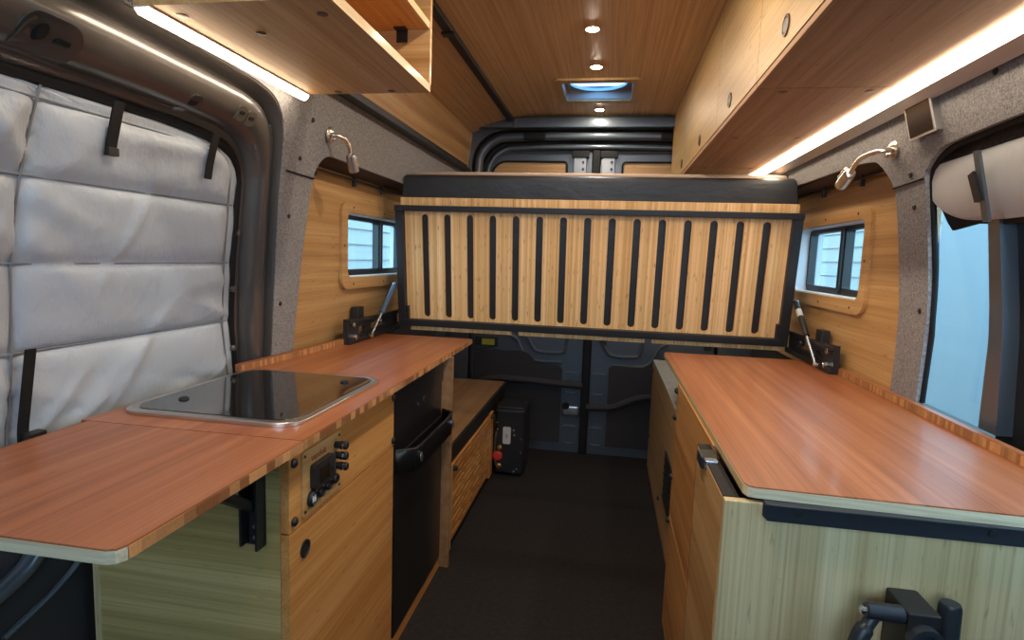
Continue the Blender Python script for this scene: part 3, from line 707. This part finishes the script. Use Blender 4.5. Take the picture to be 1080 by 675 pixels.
obj('top_flange', B(.268,.815,.926,.944,.8185,.8225,.001), 'navy', ab)
for x in (.322,.60): obj('screw', lathe(NB(), [(.006,0),(.006,-.002),(.003,-.0025)], (x,.9405,.806), 'Y', 12), 'blackm', ab)
# clamp with lever handle
cl = thing('lever_clamp', 'black clamp with curved lever handle, bolted low on the pale end panel', 'clamp', (.50,.93,.64))
obj('block', B(.462,.508,.872,.9448,.600,.700,.004), 'blackm', cl)
b = NB(); lathe(b, [(.024,.0),(.024,-.016),(.016,-.016),(.016,-.002)], (.484,.872,.662), 'Y', 28); obj('ring', b, 'navy', cl)
lv = obj('pivot', cyl(NB(), (.408,.885,.690),(.462,.885,.690), .013, 18, .003), 'navy', cl)
obj('lever', tube(NB(), smooth_path([(.424,.885,.688),(.414,.882,.672),(.402,.878,.650),(.396,.875,.620),(.397,.873,.585)],5), [.010]*7+[.013]*7+[.014]*7, 12), 'navy', cl)
obj('pivot_bolt', cyl(NB(), (.402,.885,.690),(.409,.885,.690), .006, 12, .001), 'chrome', cl)
obj('knob', tube(NB(), [(.533,.905,.590),(.533,.905,.640),(.534,.905,.642),(.534,.905,.700),(.534,.905,.706)], [.020,.019,.0165,.0155,.013], 20), 'navy', cl)
obj('foot_plate', B(.505,.555,.90,.9448,.58,.615,.003), 'blackm', cl)

fb = thing('storage_box', 'long tan box with grey speckled top, on the floor beyond the right worktop', 'cabinet', (.5,2.5,0))
obj('body', B(.286,.80,1.835,3.36,0,.622,.002), 'bambooY', fb)
obj('lid', B(.286,.80,1.835,3.36,.6225,.636,.001), 'grey_lam', fb)
vg = obj('vent_grille', B(.280,.2862,2.20,2.44,.19,.40,.002), 'black', fb)
for k in range(6): obj('louvre', B(.277,.281,2.215,2.425,.205+k*.032,.213+k*.032), 'blackm', vg)
for y,z in ((3.30,.59),(3.30,.20),(2.60,.12)): obj('catch', lathe(NB(), [(.010,0),(.010,-.006),(.006,-.010)], (.286,y,z), 'X', 12), 'black', fb)

# ------------------------------------------------------------------ BED
bed = thing('folding_bed', 'tipped-up bed platform with slotted bamboo panel in a black steel frame', 'bed', (CEN,2.45,.85))
zt_, zb_ = 1.405, .880; yt_, yb_ = 2.40, 2.470
def bp_(x, v, d=0.0):                                # v = height along the panel, d = depth behind its face
    t = (v-zb_)/(zt_-zb_); y = yb_+(yt_-yb_)*t
    nrm = Vector((0, zt_-zb_, yb_-yt_)).normalized()
    return Vector((x, y, v)) + nrm*d
def bbox(x0,x1,v0,v1,d0,d1,bev=0):
    b = NB(); bmesh.ops.create_cube(b, size=1)
    for q in b.verts: q.co = bp_(x0+(x1-x0)*(q.co.x+.5), v0+(v1-v0)*(q.co.z+.5), d0+(d1-d0)*(q.co.y+.5))
    if bev: bmesh.ops.bevel(b, geom=b.edges[:], offset=bev, segments=2, affect='EDGES', profile=.5)
    return b
BX0, BX1 = -.925, .735
sl = []
for k in range(15):
    x = -.803 + (.613+.803)*k/14
    sl.append(rrect(x-.0150, x+.0150, .915, 1.372, .0148, 6))
obj('slotted_panel', sheet([(BX0+.03,zb_+.02),(BX1-.03,zb_+.02),(BX1-.03,1.392),(BX0+.03,1.392)], sl, lambda u,v: bp_(u,v,.014), bp_(0,1,.012)-bp_(0,1,0)), 'slat', bed)
seams = [-.41,.17]
xs = [BX0+.015]+seams+[BX1-.012]
for a,b2 in zip(xs, xs[1:]): obj('top_board', bbox(a+.0007,b2-.0007,1.409,1.442,.004,.030,.001), 'slat', bed)
for a,b2 in zip(xs, xs[1:]): obj('bottom_board', bbox(a+.03,b2-.0007,.853,.8745,.006,.026,.001), 'slat', bed)
obj('frame_top', bbox(BX0-.008,BX1+.006,1.385,1.409,-.014,.013,.002), 'blackm', bed)
obj('frame_bottom', bbox(BX0+.002,BX1-.006,.875,.905,-.014,.013,.002), 'blackm', bed)
obj('frame_side', bbox(BX0-.006,BX0+.028,.875,1.384,-.012,.013,.002), 'blackm', bed)
obj('frame_side', bbox(BX1-.034,BX1+.004,.875,1.384,-.012,.013,.002), 'blackm', bed)
for x in (BX0+.029,BX1-.045): obj('corner_gusset', bbox(x,x+.013,.905,.965,-.010,.012,.001), 'blackm', bed)
for x in (-.72,-.02,.42): obj('hinge_leg', bbox(x,x+.03,.83,.876,.012,.04,.002), 'blackm', bed)
mt = thing('mattress', 'charcoal vinyl mattress standing up behind the tipped bed panel', 'mattress', (CEN,2.50,.88))
def squeeze(b):                                      # top corners tuck in where the van walls lean inwards
    for v in b.verts:
        if v.co.z > 1.43:
            f = (v.co.z-1.43)/.12
            v.co.x = min(max(v.co.x, BX0+.004+.028*f), BX1-.004-.030*f)
    return b
b = bbox(BX0-.004,BX1+.004,.885,1.538,.0310,.13,.022)
bmesh.ops.subdivide_edges(b, edges=[e for e in b.edges if abs(e.verts[0].co.z-e.verts[1].co.z) > .3], cuts=8); squeeze(b)
obj('vinyl_cover', b, 'vinyl', mt)
b = bbox(BX0-.006,BX1+.004,.886,1.552,.131,.20,.02)
bmesh.ops.subdivide_edges(b, edges=[e for e in b.edges if abs(e.verts[0].co.z-e.verts[1].co.z) > .3], cuts=8); squeeze(b)
obj('cloth_top', b, 'topper', mt)
def bed_bracket(s, x, labels):
    x0, x1 = (x, x+.018) if s > 0 else (x-.018, x)
    b = thing('bed_bracket', labels[0], 'bracket', (x,2.28,ZT))
    y0, y1 = (2.035,2.56) if s < 0 else (2.06,2.55)
    pl = sheet([(y0,ZT+.001),(y1,ZT+.020),(y1,ZT+.078),(y0,ZT+.098)], [rrect(y0+.10,y0+.17,ZT+.030,ZT+.06,.008), rrect(y0+.22,y0+.38,ZT+.036,ZT+.062,.008)], lambda u,v:(x0,u,v), (x1-x0,0,0))
    obj('side_plate', pl, 'blackm', b)
    xa, xb = (x-.014,x0) if s > 0 else (x1,x+.014)
    obj('top_rail', B(xa,xb,y0,y1,ZT+.080,ZT+.094,.002), 'blackm', b)
    obj('base_rail', B(xa,xb,y0,y1,ZT+.0015,ZT+.022,.002), 'blackm', b)
    f = -s
    for yy,zz in ((y0+.03,.075),(y0+.30,.062),(y0+.05,.024)):
        obj('bolt', cyl(NB(), (x0 if s>0 else x1,yy,ZT+zz),((x0 if s>0 else x1)+f*.016,yy,ZT+zz), .011, 6, .002), 'chrome', b)
    obj('stop_block', B(min(x0,x0+s*.03),max(x0,x0+s*.03),y0+.13,y0+.19,ZT+.075,ZT+.135,.003), 'blackm', b)
    st = thing('gas_strut', labels[1], 'gas strut', (x,2.3,ZT+.02))
    P0 = Vector((x-s*.030,2.135 if s>0 else 2.19,ZT+.020)); P1 = Vector(((BX1+.004+.008) if s>0 else (BX0-.006-.008),2.425,1.060))
    mid = P0.lerp(P1,.42)
    obj('rod', tube(NB(), [P0,mid], .0055, 10), 'blue_rod', st)
    cyo = obj('cylinder', tube(NB(), [mid,mid.lerp(P1,.01),P1.lerp(mid,.03),P1], [.008,.011,.011,.007], 14), 'blackm' if s > 0 else 'strut_blue', st)
    if s > 0: obj('sticker', tube(NB(), [mid.lerp(P1,.55),mid.lerp(P1,.75)], .0114, 14), 'label', cyo)
    for P in (P0,P1): obj('ball_end', lathe(NB(), [(.004,-.010),(.009,-.007),(.010,0),(.009,.007),(.004,.010)], P, 'X', 12), 'chrome', st)
bed_bracket(-1, -.977, ('black steel hinge bracket at the left end of the bed, on the hob counter', 'slim gas strut leaning against the left end of the bed'))
bed_bracket(1, .770, ('black steel hinge bracket at the right end of the bed, on the clear worktop', 'gas strut with a pale sticker leaning against the right end of the bed'))

# ------------------------------------------------------------------ OVERHEAD
labs = ['bamboo overhead cupboard nearest the viewer, with a large round finger hole', 'second bamboo overhead cupboard from the viewer, above the right wall screen and lamp',
        'third bamboo overhead cupboard from the viewer, short one above the right bed corner', 'farthest bamboo overhead cupboard, ending against the rear door frame']
ys = [.93,1.465,1.985,2.60,3.385]; hy = [1.245,1.776,2.33,2.881]
for k in range(4):
    y0, y1 = ys[k]+.0018, ys[k+1]-.0018
    t = thing('overhead_cupboard', labs[k], 'cupboard', (.5,(y0+y1)/2,1.615), 'overhead cupboards on the right')
    obj('carcass', prism(NB(), [(.339,1.63),(.672,1.63),(.650,1.915),(.339,1.985)], lambda x,z:(x,y0,z), lambda x,z:(x,y1,z)), 'bambooY', t)
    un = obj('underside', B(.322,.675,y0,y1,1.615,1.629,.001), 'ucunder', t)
    d = obj('door', B(.320,.338,y0,y1,1.6295,zc(.33)-.002,.0008), 'ucface', t)
    b = NB(); lathe(b, [(.021,0),(.021,-.003),(.016,-.0035),(.015,-.001)], (.320,hy[k],1.672), 'X', 26); h = obj('finger_hole', b, 'screw_brown', d)
    obj('hole_shade_disc', lathe(NB(), [(.0155,-.0005),(.014,-.003)], (.320,hy[k],1.672), 'X', 26), 'black', h)  # black disc painted for the shade inside the finger hole
    for yy in (y0+.03,): 
        for x in (.39,.58): obj('screw', lathe(NB(), [(.010,0),(.010,-.0012),(.004,-.0018)], (x,yy,1.615), 'Z', 14), 'screw_brown', un)
# cubby on the left
cu = thing('cubby_shelf', 'open bamboo overhead cubby with one inner shelf, hung over the left door', 'shelf', (-.66,1.22,1.62))
CY0, CY1 = .94, 1.492
bb = obj('bottom_board', B(-.862,-.486,CY0,CY1,1.622,1.640,.001), 'shelfwood', cu)
obj('front_lip', B(-.4862,-.4835,CY0,CY1-.012,1.6205,1.6405,.0005), 'edge_paleY', cu)
obj('end_board', prism(NB(), [(-.862,1.6405),(-.4845,1.6405),(-.4845,zc(-.485)-.003),(-.842,zc(-.842)-.003)], lambda x,z:(x,CY1-.014,z), lambda x,z:(x,CY1,z)), 'bambooX', cu)
obj('near_board', prism(NB(), [(-.862,1.6405),(-.4845,1.6405),(-.4845,zc(-.485)-.003),(-.842,zc(-.842)-.003)], lambda x,z:(x,CY0,z), lambda x,z:(x,CY0+.014,z)), 'bambooX', cu)
obj('back_board', prism(NB(), [(-.862,1.6405),(-.858,1.6405),(-.838,1.93),(-.842,1.93)], lambda x,z:(x,CY0+.0145,z), lambda x,z:(x,CY1-.0145,z)), 'facia', cu)
obj('inner_shelf', B(-.85,-.488,CY0+.0145,CY1-.0145,1.776,1.794,.001), 'facia', cu)
obj('shelf_edge', B(-.4882,-.4855,CY0+.0145,CY1-.0145,1.776,1.794,.0005), 'edge_paleY', cu)
b = NB(); box(b,-.575,-.545,CY1-.040,CY1-.0145,1.7715,1.7755,.001); box(b,-.575,-.545,CY1-.019,CY1-.0148,1.744,1.775,.001); obj('corner_bracket', b, 'black', cu)
for x,y in ((-.80,.985),(-.70,1.075),(-.735,1.470),(-.585,1.470),(-.53,1.0)): obj('screw', lathe(NB(), [(.010,0),(.010,-.0012),(.004,-.0018)], (x,y,1.622), 'Z', 14), 'screw_brown', bb)

# LED strips
def led(lab, x_in, x_out, y0, y1, zt, h):
    t = thing('led_strip', lab, 'light', ((x_in+x_out)/2,(y0+y1)/2,zt))
    dx = x_out-x_in
    if h < .03:                                      # slim strip: a thin backing with a rounded diffuser
        obj('channel', B(x_out,x_in,y0,y1,zt-.004,zt-.0003), 'ledwhite', t)
        obj('diffuser', prism(NB(), [(x_in-.002,zt-.0045),(x_in+dx*.12,zt-.6*h),(x_in+dx*.40,zt-h),(x_in+dx*.72,zt-.85*h),(x_out+.002,zt-.0045)], lambda x,z:(x,y0+.002,z), lambda x,z:(x,y1-.002,z)), 'led', t)
        return
    obj('channel', prism(NB(), [(x_in+dx*.02,zt),(x_out,zt),(x_out,zt-.9*h),(x_out-dx*.22,zt-.84*h),(x_in+dx*.5,zt-.42*h),(x_in+dx*.06,zt-.16*h)], lambda x,z:(x,y0,z), lambda x,z:(x,y1,z)), 'ledwhite', t)
    obj('diffuser', prism(NB(), [(x_in+dx*.0,zt-.001),(x_in+dx*.04,zt-.18*h),(x_in+dx*.52,zt-.46*h),(x_in+dx*.62,zt-.42*h)], lambda x,z:(x,y0+.002,z), lambda x,z:(x,y1-.002,z)), 'led', t)
    for y in (y0,y1) if h > .03 else (): obj('end_cap', prism(NB(), [(x_in+dx*.0,zt),(x_out,zt),(x_out,zt-.91*h),(x_in+dx*.52,zt-.48*h),(x_in+dx*.02,zt-.18*h)], lambda x,z:(x,y-.001,z), lambda x,z:(x,y+.001,z)), 'ledwhite', t)
led('long glowing LED strip under the right overhead cupboards, along the grey fabric wall', .618, .690, .90, 3.30, 1.6145, .036)
led('short glowing LED strip below the open cubby, along the left wall', -.826, -.858, .935, 1.488, 1.6217, .018)

# rails
r1 = tag(obj('ceiling_rail', B(-.617,-.583,.30,3.335,zc(-.6)-.020,zc(-.6)-.0005,.003), 'blackm', None, (-.6,1.9,zc(-.6))), 'black metal rail fixed along the bamboo ceiling beside the left cubby', 'rail')
for y in (2.02,): obj('clip', B(-.625,-.575,y,y+.035,zc(-.6)-.028,zc(-.6)-.018,.003), 'black', r1)
b = NB(); box(b,-.872,-.830,CY1+.004,3.33,1.690,1.706,.002); box(b,-.872,-.850,CY1+.004,3.33,1.706,1.728,.002)
tag(obj('wall_rail', b, 'blackm', None, (-.86,2.4,1.69)), 'black stepped rail running along the top of the grey left wall', 'rail')

# puck lights
pl = ['ceiling puck light nearest the viewer, on the bare bamboo ceiling', 'ceiling puck light just in front of the roof vent', 'ceiling puck light behind the roof vent, next to the rear frame']
for k,(x,y) in enumerate(((-.100,2.128),(-.095,2.530),(-.092,3.225))):
    t = thing('puck_light', pl[k], 'light', (x,y,zc(x)), 'ceiling puck lights')
    obj('rim', lathe(NB(), [(.020,.0),(.030,.0),(.030,-.004),(.024,-.007),(.022,-.004)], (x,y,zc(x)-.0003), 'Z', 28), 'nickel', t)
    obj('lens', lathe(NB(), [(.022,-.002),(.021,-.0075),(.012,-.0095),(.004,-.010)], (x,y,zc(x)), 'Z', 28), 'puck', t)
# roof vent
rv = thing('roof_vent', 'square roof vent with bamboo frame and blue daylight dome', 'vent', (CEN,2.885,2.018))
vo = rrect(-.300,.110,2.690,3.080,.035,6); vi = rrect(-.258,.068,2.739,3.031,.015,6)
obj('frame', sheet(vo, [vi], lambda u,v:(u,v,2.0175), (0,0,-.010)), 'ucface', rv)
obj('shaft', sheet(rrect(-.262,.072,2.735,3.035,.016,6), [rrect(-.258,.068,2.739,3.031,.015,6)], lambda u,v:(u,v,2.014), (0,0,.053)), 'shaft', rv)
circ = lambda r: [(CEN+r*math.cos(a),2.885+r*math.sin(a)) for a in [2*PI*i/40 for i in range(40)]]
obj('ring', sheet(circ(.149), [circ(.138)], lambda u,v:(u,v,2.054), (0,0,.012)), 'dome_ring', rv)
b = sheet(rrect(-.262,.072,2.735,3.035,.016,6), [[(CEN+.149*math.cos(a),2.885+.149*math.sin(a)) for a in [2*PI*i/40 for i in range(40)]]], lambda u,v:(u,v,2.066), (0,0,.006)); obj('fan_plate', b, 'shaft', rv)
m = M['dome_glass'] = glass('tinted_dome', (.30,.55,.85))
b = NB(); bmesh.ops.create_uvsphere(b, u_segments=32, v_segments=12, radius=.21)
bmesh.ops.bisect_plane(b, geom=b.verts[:]+b.edges[:]+b.faces[:], plane_co=(0,0,.0), plane_no=(0,0,1), clear_inner=True)
for v in b.verts: v.co = Vector((CEN+v.co.x, 2.885+v.co.y, 2.0722+v.co.z*.35))
obj('dome', b, 'dome_glass', rv)

# reading lamps
def lamp(lab, base, ax, pts, head0, head1):
    t = thing('reading_lamp', lab, 'lamp', base)
    s = 1 if ax > 0 else -1
    bs_ = obj('base', lathe(NB(), [(.024,0),(.024,s*.004),(.018,s*.009),(.009,s*.012)], base, 'X', 24), 'nickel', t)
    obj('base_button', lathe(NB(), [(.006,0),(.006,s*.006),(.004,s*.008)], (base[0]+s*.010,base[1],base[2]-.014), 'X', 12), 'nickel', bs_)
    obj('gooseneck', tube(NB(), smooth_path([base]+pts+[head0],6), .0065, 12), 'nickel', t)
    h0, h1 = Vector(head0), Vector(head1); d = (h1-h0).normalized()
    hd = obj('lamp_head', tube(NB(), [h0-d*.004,h0,h0+d*.010,h1-d*.003,h1], [.008,.014,.0165,.0165,.0155], 22), 'steel', t)
    obj('lens', tube(NB(), [h1-d*.001,h1+d*.0008], .0130, 20), 'label', hd)
    sd = Vector((s*.3,.55,.75)); sd = (sd - d*sd.dot(d)).normalized()
    a = h0+d*.012+sd*.020; b2 = h1-d*.012+sd*.020
    obj('shade_clip', tube(NB(), [a,b2], .0055, 8), 'nickel', hd)
lamp('bendy brass-toned reading lamp on the left wall above the small window', (-.893,1.730,1.566), 1, [(-.875,1.715,1.562),(-.850,1.735,1.556),(-.842,1.755,1.540)], (-.842,1.772,1.512), (-.842,1.800,1.462))
lamp('bendy satin reading lamp on the right wall below the square screen', (.715,1.660,1.512), -1, [(.690,1.63,1.505),(.662,1.640,1.501),(.655,1.70,1.497),(.657,1.745,1.484)], (.660,1.778,1.470), (.668,1.862,1.447))
# touch screen on the right wall
tm = thing('touch_screen', 'square dark touch screen with silver sides on the grey right wall', 'screen', (.705,1.50,1.55))
tfn = lambda dx: (lambda u,v:(XR(v)-dx,u,v))
obj('case', prism(NB(), [(1.437,1.515),(1.542,1.513),(1.546,1.602),(1.441,1.604)], tfn(.0005), tfn(.016)), 'steel', tm)
obj('bezel', prism(NB(), [(1.434,1.512),(1.545,1.510),(1.549,1.605),(1.438,1.607)], tfn(.0165), tfn(.019)), 'ledwhite', tm)
obj('display', prism(NB(), [(1.440,1.517),(1.540,1.515),(1.544,1.600),(1.443,1.602)], tfn(.0188), tfn(.0198)), 'screen', tm)

# curtain cord rods above the small windows
def cord(lab, x, y0, z, s, clips):
    t = thing('curtain_rod', lab, 'rod', (x,y0,z))
    obj('rod', tube(NB(), [(x,y0,z),(x,2.66,z+.004)], .0045, 8), 'black', t)
    for c in clips: obj('clip', B(x-.007,x+.007,c-.007,c+.007,z-.024,z+.016,.002), 'black', t)
cord('thin black cord rod with clips at the top of the left window recess', -.992, 1.80, 1.474, -1, (1.815,2.12,2.40))
cord('thin black cord rod with clips at the top of the right window recess', .792, 1.80, 1.490, 1, (2.03,2.36))

# ------------------------------------------------------------------ window covers
cv = thing('window_cover', 'quilted silver insulated cover filling the left sliding-door window', 'window cover', (-1.03,1.0,.8))
hs = [.55,.80,.988,1.157,1.314,1.448,1.472]; vs = [.30,.868,1.405,1.56]
def crow(z, y):                                       # seams lean a little towards the rear with depth
    return y
def inside(y, z):
    pass
def edge_y(z):                                        # rear edge of the cover
    P = [(.50,1.575),(.833,1.552),(.98,1.498),(1.157,1.468),(1.28,1.455),(1.378,1.444),(1.41,1.430),(1.435,1.402),(1.450,1.365),(1.462,1.30),(1.4705,1.2)]
    return interp(z, P)
bm = NB(); NZ, NY = 110, 120; Z0, Z1 = .60, 1.4695
rows = []
rnd = random.Random(3)
wr_ = [(rnd.uniform(.3,1.5),rnd.uniform(.8,1.45),rnd.uniform(-1.1,1.1),rnd.uniform(.10,.26),rnd.uniform(.012,.026),rnd.uniform(.004,.010)*rnd.choice((-1,1,1))) for _ in range(34)]
def seam_v(z): return .868 + .012*math.sin(z*9) - (.02 if z < 1.0 else 0)*0
for i in range(NZ+1):
    z = Z0+(Z1-Z0)*i/NZ; row = []
    e = edge_y(z)
    for j in range(NY+1):
        y = .32+(e-.32)*(j/NY)**.92
        k = max(q for q in range(len(hs)) if hs[q] <= z+1e-6); k = min(k, len(hs)-2)
        t = (z-hs[k])/(hs[k+1]-hs[k])
        sv = [.30, seam_v(z), e-.034, e+.0005]
        q = max(q for q in range(4) if sv[q] <= y+1e-6); q = min(q, 2)
        s = min(1,max(0,(y-sv[q])/(sv[q+1]-sv[q])))
        amp = .026 if q < 2 else .007
        if k == len(hs)-2: amp *= .35
        puff = amp*(1-abs(2*t-1)**3.4)**.5*(1-abs(2*s-1)**9.0)**.5
        wk = 0
        for (wy,wz,an,ln,wd,h) in wr_:
            dy, dz = y-wy, z-wz; a = dy*math.cos(an)+dz*math.sin(an); b2 = -dy*math.sin(an)+dz*math.cos(an)
            wk += h*math.exp(-(a/ln)**2-(b2/wd)**2)
        wk *= min(1, puff/.012)
        row.append(bm.verts.new((XL(z)-.080+puff+wk*.8, y, z)))
    rows.append(row)
for A,Bq in zip(rows,rows[1:]):
    for j in range(NY): bm.faces.new((A[j],A[j+1],Bq[j+1],Bq[j]))
quilt = obj('quilted_panel', bm, 'silver', cv, smooth=60)
so = quilt.modifiers.new('thick','SOLIDIFY'); so.thickness = .008; so.offset = 1
sm = NB()
for hz in hs[1:-1]:
    tube(sm, [(XL(hz)-.0708, .34+(edge_y(hz)-.36)*q/12, hz) for q in range(13)], .0022, 6)
tube(sm, [(XL(.62+.85*q/16)-.0705, seam_v(.62+.85*q/16), .62+.85*q/16) for q in range(17)], .0022, 6)
tube(sm, [(XL(.62+.81*q/16)-.0710, edge_y(.62+.81*q/16)-.034, .62+.81*q/16) for q in range(17)], .0022, 6)
obj('seam', sm, 'seam_crease', quilt)
def strap(y, z0, z1, wd, name='strap', dx=.0):
    b = NB(); pts = []
    n = 12; P = []
    for i in range(n+1):
        z = z1+(z0-z1)*i/n
        P.append((XL(z)-.041+dx, z))
    L = [(x,y-wd/2,z) for x,z in P]; Rr = [(x,y+wd/2,z) for x,z in P]
    va = [b.verts.new(p) for p in L]; vb = [b.verts.new(p) for p in Rr]
    vc = [b.verts.new((p[0]-.004,p[1],p[2])) for p in L]; vd = [b.verts.new((p[0]-.004,p[1],p[2])) for p in Rr]
    for i in range(n):
        b.faces.new((va[i],va[i+1],vb[i+1],vb[i])); b.faces.new((vc[i],vd[i],vd[i+1],vc[i+1]))
        b.faces.new((va[i],vc[i],vc[i+1],va[i+1])); b.faces.new((vb[i],vb[i+1],vd[i+1],vd[i]))
    b.faces.new((va[0],vb[0],vd[0],vc[0])); b.faces.new((va[n],vc[n],vd[n],vb[n]))
    return obj(name, b, 'rubber', cv)
strap(1.008, 1.372, 1.476, .024); strap(1.290, 1.366, 1.474, .022); strap(.886, .800, .998, .020)
obj('strap_end', B(XL(1.39)-.043,XL(1.39)-.036,.996,1.020,1.372,1.388,.001), 'blackm', cv)
obj('buckle', B(-1.085,-1.062,.880,.915,.80,.835,.004), 'black', cv)

# rolled-back cover on the right window
rc = thing('window_cover', 'pale silver window cover rolled up under the header of the right front window', 'window cover', (.77,1.35,1.38))
def flap(P, d0, puff, name, m, thick=.010):
    bm = sheet(P, [], lambda u,v:(XR(v)+d0-puff*max(0,1-((v-1.385)/.075)**2)*(1-max(0,(u-1.50)/.09)**2), u, v), (thick,0,0), cutu=frange(.55,1.58,.03), cutv=frange(1.30,1.46,.012))
    return obj(name, bm, m, rc, smooth=70)
fpts = [(.50,1.462),(1.25,1.456),(1.575,1.449)] + [(p.x,p.y) for p in smooth_path([(1.582,1.444,0),(1.568,1.405,0),(1.540,1.372,0),(1.505,1.346,0),(1.46,1.326,0),(1.40,1.315,0),(1.30,1.312,0)],4)] + [(.50,1.312)]
fl_ = flap(fpts, .020, .012, 'silver_roll', 'silverR')
upts = [(.5,1.42),(1.585,1.42),(1.575,1.385),(1.53,1.318),(1.512,1.299),(1.42,1.309),(1.33,1.303),(.5,1.302)]
flap(upts, .036, 0, 'dark_border', 'rubber', .006)
sb = NB()
prism(sb, [(1.318,1.448),(1.335,1.448),(1.322,1.306),(1.302,1.306)], lambda u,v:(XR(v)-.010,u,v), lambda u,v:(XR(v)-.004,u,v)); obj('strap', sb, 'paint_rear', rc)
obj('buckle', prism(NB(), [(1.330,1.408),(1.350,1.402),(1.332,1.345),(1.312,1.348)], lambda u,v:(XR(v)-.018,u,v), lambda u,v:(XR(v)-.009,u,v)), 'black', rc)

# ------------------------------------------------------------------ outside: house siding seen through the windows
def siding(name_lab, x, s, y0, y1):
    bm = NB()
    for k in range(22):
        z = -.7 + k*.165
        prism(bm, [(x,z),(x-s*.022,z),(x-s*.004,z+.165),(x,z+.165)], lambda a,b:(a,y0,b), lambda a,b:(a,y1,b))
    o = obj('house_wall', bm, 'siding', None, (x,(y0+y1)/2,-.7), smooth=0)
    tag(o, name_lab, 'building')
siding('pale lap-sided house wall seen through the small left window', -2.7, -1, 3.2, 11)
siding('pale lap-sided house wall seen through the small right window', 2.7, 1, 5.2, 11)
o = obj('garden_wall', B(2.55,2.70,1.0,5.0,-.7,2.6,.01), 'garage', None, (2.6,3.0,-.7)); tag(o, 'smooth pale blue wall seen through the right front window', 'building')

for y in (1.40, .70):                                 # unseen lamps added to brighten the cabin, in line with the pucks
    l = bpy.data.lights.new('added_fill_lamp', 'AREA'); l.shape = 'DISK'; l.size = .06; l.energy = 5; l.color = (1,.85,.66)
    lo = bpy.data.objects.new('added_fill_lamp', l); C.objects.link(lo); lo.location = (-.1, y, 2.005)
S.cycles.use_denoising = True
S.cycles.max_bounces = 10; S.cycles.diffuse_bounces = 5; S.cycles.transparent_max_bounces = 12
for o in C.objects:
    if '_w' in o: del o['_w']
